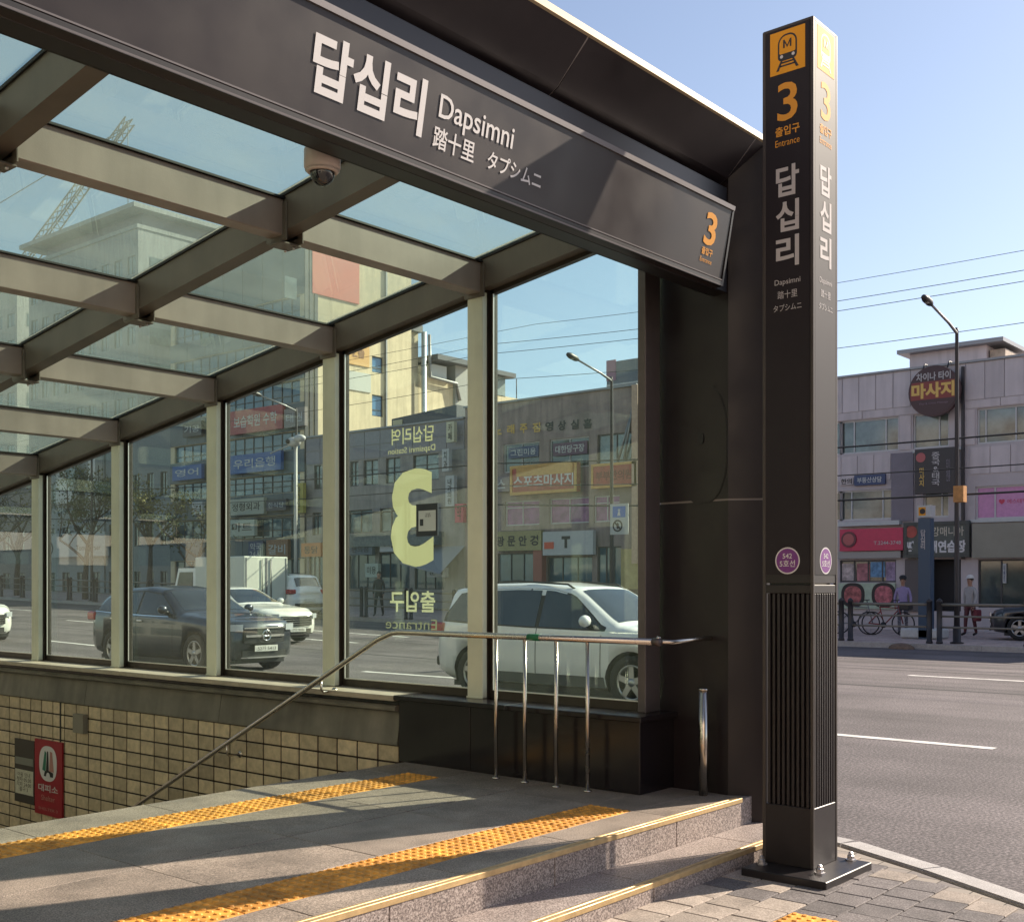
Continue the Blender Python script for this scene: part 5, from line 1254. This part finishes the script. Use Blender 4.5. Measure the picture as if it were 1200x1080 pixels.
    # side glazing
    def patch(sx, s0, s1, zlo, zhi, off, n=14, rws=4):
        m = MB(); v_ = []
        for i in range(n + 1):
            s = s0 + (s1 - s0) * i / n; a, b = zlo(s), zhi(s)
            for j in range(rws + 1):
                z = a + (b - a) * j / rws; v_.append((sx * (xs(s, z) + off), s, z))
        fs_ = []
        for i in range(n):
            for j in range(rws):
                q = (i * (rws + 1) + j, i * (rws + 1) + j + 1, (i + 1) * (rws + 1) + j + 1, (i + 1) * (rws + 1) + j); fs_.append(q if sx < 0 else q[::-1])
        return m.add(v_, fs_, True)
    ws = P['win']           # list of (s, ztop) for the upper edge ; lower edge = belt + .03
    zlo = lambda s: float(np.interp(s, ss, T['zb'])) + .03
    zhi = lambda s: max(zlo(s) + .004, float(np.interp(s, [a for a, b in ws], [b for a, b in ws])))
    for sx in (-1, 1):
        B(patch(sx, ws[0][0] - .05, ws[-1][0] + .03, lambda s: zlo(s) - .022, lambda s: zhi(s) + .022, .004, 30), 'window_surround', P.get('surround', TRIM))
        cuts = [ws[0][0]] + P['pillars'] + [ws[-1][0]]
        for a, b in zip(cuts[:-1], cuts[1:]): B(patch(sx, a + .035, b - .035, zlo, zhi, .008), 'side_window', CGL)
        if P.get('belt'): B(patch(sx, ws[0][0] - .05, ws[-1][0] + .03, lambda s: zlo(s) - .035, lambda s: zlo(s) - .015, .010, 20, 1), 'belt_trim', CHR)
        for s in P['doors']: B(patch(sx, s - .006, s + .006, lambda q: float(np.interp(q, ss, T['zl'])) + .12, lambda q: zlo(q) - .02, .002, 1, 8), 'door_gap', SEAMC)
        for s in P['handles']:
            m = MB().bbox(sx * (xs(s, zlo(s) - .14) + .0), sx * (xs(s, zlo(s) - .14) + .03), s - .09, s + .09, zlo(s) - .15, zlo(s) - .115, b=.008); B(m, 'door_handle', CHR if P.get('belt') else paint)
        sm = ws[0][0] + .22; zm = zlo(sm) + .05; xm = xs(sm, zm)
        m = MB().sphere((sx * (xm + .15), sm - .02, zm + .06), .105, (1.0, .72, .78), 14, 10); mo = B(m, 'mirror', P.get('mirror', paint))
        m = MB().tube([(sx * (xm - .02), sm, zm - .02), (sx * (xm + .10), sm, zm + .02)], [.035, .045], 8); B(m, 'mirror_arm', TRIM, mo)
        if clad: B(patch(sx, P['axles'][0] + wr_ + .07, P['axles'][1] - wr_ - .07, lambda q: float(np.interp(q, ss, T['zl'])) + .05, lambda q: float(np.interp(q, ss, T['zl'])) + clad, .006, 20, 3), 'sill_cladding', mat('grey_sill_cladding', (.12, .13, .13), .5))
    if P.get('rails'):
        for sx in (-1, 1):
            a, b = P['rails']; pts_ = [(sx * (zx * .0 + float(np.interp(s, ss, T['wr'])) * .90), s, zs(s, float(np.interp(s, ss, T['wr'])) * .9) + h) for s, h, zx in ((a, .0, 0), (a + .12, .05, 0), ((a + b) / 2, .055, 0), (b - .12, .05, 0), (b, 0, 0))]
            B(MB().tube(pts_, .016, 6), 'roof_rail', TRIM)
    # screens
    def screen(s0, s1, f0, f1, nme, n=8, k=10):
        m = MB(); v_ = []
        for i in range(n + 1):
            s = s0 + (s1 - s0) * i / n; fw = (f0 + (f1 - f0) * i / n) * float(np.interp(s, ss, T['wr']))
            for j in range(k + 1):
                x = -fw + 2 * fw * j / k; y = s
                v_.append((x, y, zs(s, x) + .006))
        fs_ = [(i * (k + 1) + j, i * (k + 1) + j + 1, (i + 1) * (k + 1) + j + 1, (i + 1) * (k + 1) + j) for i in range(n) for j in range(k)]
        return B(m.add(v_, fs_, True), nme, CGL)
    screen(*P['ws'], .90, .84, 'windscreen'); screen(*P['rw'], .84, .86, 'rear_window')
    # nose
    def nosey(x): f = min(1, abs(x) / .95); return P.get('nose', .28) * f ** 3
    wf = P['w'][1]
    zg0, zg1 = P['grille']; gw = P.get('gw', .42)
    def front(x0, x1, z0, z1, off, nme, mt, n=6, par=root, thick=.02):
        m = MB(); v_ = []
        for i in range(n + 1):
            x = x0 + (x1 - x0) * i / n; y = nosey(x) - off
            for dy in (0, -thick): v_ += [(x, y + dy, z0), (x, y + dy, z1)]
        fs_ = []
        for i in range(n):
            a = 4 * i; b = a + 4; fs_ += [(a + 2, a + 3, b + 3, b + 2), (a, b, b + 1, a + 1), (a + 1, b + 1, b + 3, a + 3), (a, a + 2, b + 2, b)]
        fs_ += [(0, 1, 3, 2), (4 * n, 4 * n + 2, 4 * n + 3, 4 * n + 1)]
        return B(m.add(v_, fs_), nme, mt, par)
    go = front(-gw, gw, zg0, zg1, .0, 'grille', TRIM, 8)
    if grille == 'star':
        front(-gw, gw, zg1 - .015, zg1 + .01, .02, 'grille_trim', CHR, 8, go); front(-gw * .95, gw * .95, (zg0 + zg1) / 2 - .03, (zg0 + zg1) / 2 + .012, .025, 'grille_bar', CHR, 8, go)
        m = MB(); r_ = .095; zc = (zg0 + zg1) / 2
        m.tube([(r_ * math.cos(t), -.055, zc + r_ * math.sin(t)) for t in [2 * math.pi * k / 20 for k in range(21)]], .010, 6, cap=False)
        for t in (90, 210, 330): m.tube([(0, -.055, zc), (r_ * math.cos(R(t)), -.055, zc + r_ * math.sin(R(t)))], [.014, .005], 6)
        B(m, 'star_emblem', CHR, go)
    else:
        for k in range(4): zk = zg0 + (zg1 - zg0) * (k + .5) / 4; front(-gw * .96, gw * .96, zk - .006, zk + .006, .02, 'grille_bar', CHR, 8, go)
    front(-wf * .62, wf * .62, P['zl'][1] + .04, P['zl'][1] + .16, .0, 'lower_intake', TRIM, 8)
    front(-wf * .66, wf * .66, P['zl'][1] + .02, P['zl'][1] + .045, .02, 'bumper_trim', CHR if grille == 'star' else TRIM, 8)
    zh = P['zh']
    for sx in (-1, 1): front(sx * (gw + .03), sx * wf * .93, zh - .055, zh + .065, .0 if sx else 0, 'headlight', HLM, 5, thick=.035)
    pz = P['plate']; front(-.26, .26, pz - .055, pz + .055, .035, 'number_plate', PLW, 2)
    pf = Pl((ORG[root].x, ORG[root].y - .062, ORG[root].z), (1, 0, 0))
    t_ = text(P.get('reg', '38무 4127'), pf, 0, ORG[root].z + pz, .42, .075, BLACK, root, d=0)
    # tail
    for sx in (-1, 1):
        zt_ = P['ztl']; x0 = sx * P['w'][-3] * .99; m = MB().bbox(x0 - sx * .30, x0 + sx * .015, L - .34, L - .05, zt_ - .09, zt_ + .09, b=.03); B(m, 'tail_light', TLM)
    m = MB().bbox(-P['w'][-2] * .8, P['w'][-2] * .8, L - .05, L + .03, P['zl'][-1] + .0, P['zl'][-1] + .14, b=.02); B(m, 'rear_bumper', TRIM)
    m = MB().bbox(-.26, .26, L + .0, L + .035, .62, .73, b=.004); B(m, 'number_plate', PLW)
    m = MB().box(-.9 * P['w'][4], .9 * P['w'][4], .5, L - .5, P['zl'][3] - .06, P['zl'][3] + .02); B(m, 'underbody', TRIM)
    root.rotation_euler.z = rot
    return root
def paint(nm, c, m_=0.0, r_=.28): return mat(nm, c, r_, m_, coat=.8, noise=.02)
WHT = paint('white_car_paint', (.90, .90, .87)); PWH = paint('pearl_white_paint', (.74, .75, .70)); DKP = paint('dark_blue_grey_paint', (.035, .042, .055), .4); SLV = paint('silver_paint', (.38, .39, .40), .5); BLK = paint('dark_car_paint', (.03, .03, .034), .3)
SUV = dict(L=4.7, s=[0, .10, .40, .95, 1.22, 2.02, 2.75, 3.8, 4.40, 4.62, 4.70], zt=[.80, .93, 1.02, 1.09, 1.13, 1.63, 1.70, 1.68, 1.62, 1.12, .95], zb=[.70, .84, .92, .99, 1.02, 1.03, 1.04, 1.07, 1.10, 1.02, .88],
           w=[.66, .80, .90, .935, .935, .935, .935, .93, .91, .86, .78], wr=[.55, .68, .78, .82, .80, .66, .68, .66, .63, .66, .66], zl=[.36, .26, .22, .21, .21, .21, .21, .21, .24, .32, .42],
           wheel=.36, axles=(.93, 3.72), win=[(1.42, 1.06), (2.02, 1.50), (2.4, 1.575), (3.0, 1.585), (3.7, 1.565), (4.22, 1.50), (4.36, 1.2)], pillars=[2.55, 3.48], doors=[1.42, 2.55, 3.50], handles=[2.40, 3.38],
           ws=(1.26, 1.98), rw=(4.42, 4.60), grille=(.60, .82), zh=.80, plate=.52, ztl=1.00, rails=(2.1, 4.2))
s1 = car('parked_suv', WHT, (13.62, 7.75, -.12), 0, 'large white sport utility car close behind the first glass panes', 'car', SUV, clad=.2)
LUX = dict(SUV); LUX.update(L=4.75, s=[0, .10, .45, 1.10, 1.45, 2.25, 2.80, 3.8, 4.45, 4.67, 4.75], zt=[.82, .95, 1.03, 1.08, 1.12, 1.56, 1.62, 1.58, 1.42, 1.06, .95], belt=1, surround=TRIM, win=[(1.62, 1.06), (2.25, 1.44), (2.8, 1.50), (3.6, 1.47), (4.2, 1.34), (4.38, 1.15)], pillars=[2.85, 3.75], doors=[1.6, 2.85, 3.8], handles=[2.7, 3.65], ws=(1.50, 2.20), rw=(4.47, 4.66), gw=.46, grille=(.56, .84), zh=.84, plate=.46, rails=None, mirror=DKP, reg='52가 5413')
s2 = car('luxury_car', DKP, (13.45, 17.4, -.10), 0, 'dark blue grey luxury car with chrome star grille seen through the middle panes', 'car', LUX, grille='star')
SED = dict(L=4.65, s=[0, .10, .45, 1.20, 1.50, 2.35, 2.9, 3.55, 4.25, 4.55, 4.65], zt=[.70, .80, .90, .98, 1.02, 1.42, 1.47, 1.42, 1.12, 1.04, .90], zb=[.62, .73, .82, .90, .93, .95, .97, .98, 1.00, .96, .84],
           w=[.62, .78, .88, .92, .92, .92, .92, .91, .89, .84, .76], wr=[.5, .64, .76, .80, .76, .62, .62, .62, .70, .72, .66], zl=[.32, .22, .19, .18, .18, .18, .18, .18, .2, .28, .38],
           wheel=.335, axles=(.92, 3.72), win=[(1.66, 1.0), (2.35, 1.33), (2.9, 1.37), (3.4, 1.33), (3.95, 1.10)], pillars=[2.75, 3.6], doors=[1.62, 2.75, 3.62], handles=[2.6, 3.5],
           ws=(1.55, 2.30), rw=(3.60, 4.18), grille=(.46, .70), gw=.52, zh=.70, plate=.36, ztl=.92, reg='17다 9086')
s3 = car('white_sedan', PWH, (19.1, 23.4, gz(25) - .0), 0, 'white sedan facing us behind the dark luxury car in the third pane', 'car', SED)
s4 = car('white_crossover', WHT, (28.3, 38.6, gz(37)), R(180), 'small white crossover on the far lane seen between third and second panes', 'car', SUV)
s5 = car('white_hatchback', PWH, (13.5, 28.6, gz(28)), 0, 'white car whose rounded front shows at the left edge of the glazing', 'car', {**SED, 's': SED['s'], 'zt': [.76, .88, .96, 1.02, 1.06, 1.46, 1.52, 1.50, 1.42, 1.06, .92], 'ws': (1.55, 2.3), 'rw': (4.27, 4.52), 'win': [(1.66, 1.02), (2.35, 1.38), (2.9, 1.43), (3.5, 1.40), (4.1, 1.25)], 'reg': '60허 2271'})
s6 = car('parked_car', BLK, (33.6, 10.6, .02), R(180), 'dark car parked before the shop window at the right edge', 'car', {**SED, 'reg': '23라 6650'})
# box truck
vT = 100 - Pl((27.4, 100, 0), (0, -1, 0)).px(335, 650)[0]
tk = thing('box_truck', (26.5, vT, gz(vT)), 'white box truck with tall cargo box behind the white sedan', 'truck')
zT = gz(vT)
TKW = mat('cream_cargo_box', (.66, .68, .60), .5, noise=.03)
m = MB().bbox(25.5, 27.5, vT + .0, vT + 3.0, zT + .75, zT + 2.35, b=.03); co_ = m.build('cargo_box', TKW, tk)
for uu in (25.6, 26.48, 26.52, 27.4): MB().box(uu - .02, uu + .02, vT - .012, vT, zT + .8, zT + 2.3).build('door_trim', PIPE, co_)
for uu in (26.3, 26.7): MB().tube([(uu, vT - .03, zT + .85), (uu, vT - .03, zT + 2.25)], .02, 6).build('lock_rod', PIPE, co_)
MB().prism([(vT + 3.1, zT + .5), (vT + 4.6, zT + .5), (vT + 4.6, zT + 1.1), (vT + 4.3, zT + 1.95), (vT + 3.1, zT + 1.95)], 0, 25.65, 27.35).build('cab', WHT, tk)
MB().prism([(vT + 3.35, zT + 1.2), (vT + 4.4, zT + 1.2), (vT + 4.2, zT + 1.8), (vT + 3.35, zT + 1.8)], 0, 25.63, 27.37).build('cab_window', CGL, tk)
MB().box(25.8, 27.2, vT + .1, vT + 4.5, zT + .45, zT + .74).build('chassis', TRIM, tk)
for vv_ in (.9, 3.8):
    for uu in (25.62, 27.38): MB().lathe([(.2, -.1), (.36, -.1), (.38, -.06), (.38, .06), (.36, .1), (.2, .1)], (uu, vT + vv_, zT + .38), (1, 0, 0), 18).build('wheel', TYRE, tk)

# ================================================================ PEOPLE
SKIN = mat('skin', (.36, .20, .14), .55)
def person(name, loc, rz_, label, top, bottom, hat=None, hair=(.02, .015, .012), h=1.68, stride=.12, bag=None, sleeve=True, arm=.1):
    k = h / 1.75
    J = {'pel': (0, 0, .95, .135, .10), 'wa': (0, 0, 1.10, .125, .09), 'ch': (0, .0, 1.30, .155, .11), 'nk0': (0, 0, 1.45, .07, .065), 'nk': (0, -.01, 1.52, .05, .05), 'hd0': (0, -.02, 1.60, .075, .085), 'hd': (0, -.02, 1.69, .078, .09), 'hd2': (0, -.01, 1.75, .045, .05)}
    E = [('pel', 'wa'), ('wa', 'ch'), ('ch', 'nk0'), ('nk0', 'nk'), ('nk', 'hd0'), ('hd0', 'hd'), ('hd', 'hd2')]
    for s, sg_ in (('l', -1), ('r', 1)):
        st_ = stride * sg_
        J.update({s + 'sh': (sg_ * .165, 0, 1.40, .062, .06), s + 'el': (sg_ * (.235), .02 + arm * .3 * -sg_, 1.14, .045, .045), s + 'wr': (sg_ * .24, -.04 - arm * sg_, .92, .032, .03), s + 'ha': (sg_ * .238, -.06 - arm * sg_, .84, .036, .02),
                  s + 'hp': (sg_ * .09, 0, .90, .095, .09), s + 'kn': (sg_ * .10, -.02 + st_ * .5, .50, .062, .062), s + 'an': (sg_ * .105, .02 + st_, .09, .042, .045), s + 'to': (sg_ * .115, -.14 + st_, .035, .038, .03)})
        E += [('ch', s + 'sh'), (s + 'sh', s + 'el'), (s + 'el', s + 'wr'), (s + 'wr', s + 'ha'), ('pel', s + 'hp'), (s + 'hp', s + 'kn'), (s + 'kn', s + 'an'), (s + 'an', s + 'to')]
    ks = list(J); me = bpy.data.meshes.new('body'); me.from_pydata([Vector(J[q][:3]) * k for q in ks], [(ks.index(a), ks.index(b)) for a, b in E], [])
    root = thing(name, loc, label, 'person'); o = bpy.data.objects.new('body', me); COL.objects.link(o)
    sk = o.modifiers.new('s', 'SKIN'); sv = me.skin_vertices[0].data
    for i, q in enumerate(ks): sv[i].radius = (J[q][3] * k, J[q][4] * k); sv[i].use_root = (q == 'pel')
    sb = o.modifiers.new('ss', 'SUBSURF'); sb.levels = 2; sb.render_levels = 2
    bpy.context.view_layer.update(); dg = bpy.context.evaluated_depsgraph_get()
    nm = bpy.data.meshes.new_from_object(o.evaluated_get(dg)); bpy.data.objects.remove(o)
    for m_ in (SKIN, top, bottom, TRIM): nm.materials.append(m_)
    for p in nm.polygons:
        c = p.center / k; p.use_smooth = True
        hand = abs(c.x) > .19 and c.z < .90
        p.material_index = 0 if (c.z > 1.49 or hand) else (3 if c.z < .10 else (1 if (c.z > .93 or abs(c.x) > .19) else 2))
    o = bpy.data.objects.new('body', nm); COL.objects.link(o); o.parent = root; ORG[o] = ORG[root]
    # face and hair
    b = Vector(loc)
    m = MB(); m.sphere(b + Vector((0, .012, 1.715)) * k, .098 * k, (.92, 1.02, .98), 14, 9); m.v = [v for v in m.v]; 
    for i, v in enumerate(m.v):
        l = (v - b) / k
        if l.z < 1.66 and l.y < -.01: m.v[i] = b + Vector((l.x * .8, l.y * .5, l.z)) * k
    m.build('hair', mat('dark_hair_%d' % int(hair[0] * 1000), hair, .6), root)
    m = MB(); m.sphere(b + Vector((0, -.108, 1.645)) * k, .014 * k, (1, 1.1, 1.5), 8, 6); m.build('nose', SKIN, root)
    for sx in (-1, 1): MB().sphere(b + Vector((sx * .032, -.094, 1.672)) * k, .010 * k, (1.3, .6, .7), 8, 6).build('eye', BLACK, root)
    MB().sphere(b + Vector((0, -.098, 1.605)) * k, .018 * k, (1.2, .4, .35), 8, 6).build('mouth', mat('lips', (.28, .08, .07), .5), root)
    for sx in (-1, 1): MB().sphere(b + Vector((sx * .082, -.01, 1.655)) * k, .02 * k, (.5, .9, 1.4), 8, 6).build('ear', SKIN, root)
    for sx in (-1, 1):      # five bent fingers a side
        hx, hy, hz = J[('r' if sx > 0 else 'l') + 'ha'][:3]
        for q, (dy, ln) in enumerate(((-.028, .062), (-.010, .072), (.009, .068), (.026, .052))):
            p0 = Vector((hx, hy + dy, hz - .015)); MB().tube([b + p * k for p in (p0, p0 + Vector((-sx * .006, -.004, -ln * .55)), p0 + Vector((-sx * .022, -.004, -ln)))], [.0095, .0085, .006], 6).build('finger', SKIN, root)
        p0 = Vector((hx - sx * .01, hy - .03, hz + .03)); MB().tube([b + p * k for p in (p0, p0 + Vector((-sx * .018, -.028, -.025)), p0 + Vector((-sx * .02, -.032, -.055)))], [.012, .010, .007], 6).build('thumb', SKIN, root)
    if hat:
        m = MB().lathe([(.115, 1.73), (.112, 1.75), (.10, 1.80), (.06, 1.835), (.01, 1.845)], (0, 0, 0), n=16); m.v = [b + Vector((v.x, v.y, v.z)) * k for v in m.v]
        ho = m.build('hat', hat, root); m = MB().sphere(b + Vector((0, -.12, 1.735)) * k, .09 * k, (1, 1, .10), 12, 6); m.build('hat_brim', hat, ho)
    if bag:
        MB().bbox(b.x + .20 * k, b.x + .34 * k, b.y - .14, b.y + .10, b.z + .45 * k, b.z + .80 * k, b=.03).build('carried_bag', bag, root) 
    root.rotation_euler.z = rz_
    return root
P34 = Pl((34, 100, 0), (0, -1, 0))
person('person', (34, 100 - P34.px(1058, 680)[0], .05), R(-70), 'person in a lavender jacket with a dark cap before the mint shop front', mat('lavender_jacket', (.30, .24, .42), .8, noise=.1), mat('grey_trousers', (.12, .11, .13), .8), hat=mat('black_cap', (.015, .015, .018), .7))
person('person', (34, 100 - P34.px(1137, 680)[0], .05), R(-110), 'person in white hat and pale grey top carrying a dark red bag', mat('pale_grey_top', (.36, .34, .34), .8, noise=.1), mat('dark_red_trousers', (.10, .03, .035), .8), hat=mat('white_hat', (.6, .58, .56), .7), bag=mat('dark_red_bag', (.16, .02, .03), .6))
P30 = Pl((30.6, 100, 0), (0, -1, 0)); vP = 100 - P30.px(444, 700)[0]
person('person', (30.6, vP, gz(vP) + .14), R(-60), 'person in dark clothes walking behind the rail, seen below the cream number', mat('charcoal_coat', (.03, .032, .035), .8), mat('black_trousers', (.02, .02, .022), .8), stride=.22)

# ================================================================ BICYCLES
def bike(v, label, c, basket=None):
    u0 = 33.0; z0 = .05; root = thing('bicycle', (u0, v, z0), label, 'bicycle', 'bicycles parked in front of the mint shop')
    P0 = lambda y, z, x=0: (u0 + x, v + y, z0 + z)
    for y in (-.52, .52):
        m = MB(); m.tube([P0(y + .33 * math.cos(t), .34 + .33 * math.sin(t)) for t in [2 * math.pi * k / 24 for k in range(25)]], .02, 6, cap=False); w_ = m.build('wheel', TYRE, root)
        for k in range(5): t = math.pi * k / 5; MB().tube([P0(y + .31 * math.cos(t), .34 + .31 * math.sin(t)), P0(y - .31 * math.cos(t), .34 - .31 * math.sin(t))], .004, 3).build('spoke', RIM, w_)
    f = MB(); pm = mat('bike_frame_' + c[0], c[1], .4, .2)
    for a, b in (((.52, .34), (.05, .30)), ((.05, .30), (.18, .82)), ((.05, .30), (-.36, .72)), ((.18, .82), (-.36, .80)), ((.52, .34), (.15, .70)), ((-.36, .92), (-.52, .34))): f.tube([P0(*a), P0(*b)], .018, 6)
    f.build('frame', pm, root)
    MB().tube([P0(-.36, .9), P0(-.34, 1.02)], .015, 6).build('stem', TRIM, root); MB().tube([P0(-.30, 1.03, -.28), P0(-.36, 1.02), P0(-.30, 1.03, .28)], .014, 6).build('handlebar', TRIM, root)
    MB().sphere(P0(.2, .90), .10, (.7, 1.3, .35), 10, 6).build('saddle', TRIM, root); MB().tube([P0(.18, .82), P0(.2, .9)], .013, 6).build('seat_post', RIM, root)
    MB().lathe([(.09, -.01), (.09, .01)], P0(.05, .30, -.05), (1, 0, 0), 14).build('chainring', TRIM, root)
    if basket: MB().bbox(u0 - .16, u0 + .16, v - .75, v - .46, z0 + .74, z0 + .98, b=.02).build('basket', basket, root)
P33 = Pl((33, 100, 0), (0, -1, 0))
bike(100 - P33.px(1003, 700)[0], 'bicycle with grey frame parked nearer the pylon', ('grey', (.15, .15, .16)))
bike(100 - P33.px(1038, 700)[0], 'bicycle with dark red frame and front basket parked by the person in lavender', ('red', (.22, .03, .03)), TRIM)
# low planter box and litter on the far kerb
pb = MB().bbox(32.0, 32.8, 11.6, 12.7, .02, .30, b=.04).build('white_box', mat('white_painted_box', (.50, .50, .49), .6, noise=.1)); tag(pb, 'low white box lying behind the guard rail', 'box')
st_ = MB().sphere((29.2, 11.55, -.12), .22, (1, 1.6, .7), 12, 8).build('sand_bag', mat('brown_sack', (.16, .11, .08), .9, noise=.3)); tag(st_, 'small brown sack lying against the far kerb by the rail post', 'sack')

# ================================================================ TREES
BARK = mat('dark_bark', (.075, .06, .048), .9, noise=.3, nscale=10, bump=.4); LEAF = mat('spring_leaves', (.13, .12, .03), .8, noise=.4, nscale=3); LEAF2 = mat('olive_leaves', (.07, .085, .03), .8, noise=.4, nscale=3)
def tree(loc, h, seed, label, leaf, nleaf, spread=1.0):
    rn = random.Random(seed); b = Vector(loc); root = thing('street_tree', loc, label, 'tree', 'street trees along the far kerb'); mb = MB(); tips = []
    def grow(p, d, L, r, lev):
        n = 3; pts = [p]; rs = [r]
        for i in range(n):
            d = (d + Vector((rn.gauss(0, .13), rn.gauss(0, .13), rn.gauss(.04, .08)))).normalized(); p = p + d * L / n; pts.append(p); rs.append(r * (1 - .45 * (i + 1) / n))
        mb.tube(pts, rs, max(3, 8 - lev * 2), cap=(lev > 2))
        if lev >= 2: tips.extend(pts[1:])
        if lev < 4:
            for _ in range(rn.choice((2, 3, 3)) if lev else 5):
                t = Vector((rn.gauss(0, 1), rn.gauss(0, 1), rn.uniform(.1, .8))).normalized(); nd = (d * .55 + t * .75 * spread).normalized()
                q = pts[-1] if rn.random() < .6 else pts[-2]; grow(q, nd, L * rn.uniform(.55, .75), r * .5, lev + 1)
    grow(b, Vector((rn.gauss(0, .03), rn.gauss(0, .03), 1)), h * .36, h * .022, 0)
    mb.build('trunk', BARK, root); lm = MB()
    for _ in range(nleaf):
        c = rn.choice(tips) + Vector((rn.gauss(0, .22), rn.gauss(0, .22), rn.gauss(0, .18))); a = Vector((rn.gauss(0, 1), rn.gauss(0, 1), rn.gauss(0, 1))).normalized() * rn.uniform(.05, .10); e = a.cross(Vector((rn.gauss(0, 1), rn.gauss(0, 1), rn.gauss(0, 1)))).normalized() * rn.uniform(.03, .06)
        lm.add([c - a, c + e, c + a, c - e], [(0, 1, 2, 3)])
    lm.build('crown', leaf, root)
P31 = Pl((31.4, 100, 0), (0, -1, 0))
for i, (x, h, nl, lf, lab) in enumerate(((172, 7.6, 1500, LEAF, 'sparse tree with yellow brown leaves in the fourth pane'), (232, 6.2, 500, LEAF2, 'thin half bare tree hidden mostly by the post between third and fourth panes'), (100, 8.0, 2200, LEAF2, 'leafiest olive tree over the cafe fascia in the fifth pane'), (20, 8.4, 350, LEAF, 'nearly bare tree in the far left pane'), (-14, 8.2, 500, LEAF, 'bare tree beyond the left edge of the frame'))):
    vv_ = 100 - P31.px(x, 690)[0]; tree((31.4, vv_, gz(vv_) + .12), h, 11 + i, lab, lf, nl)
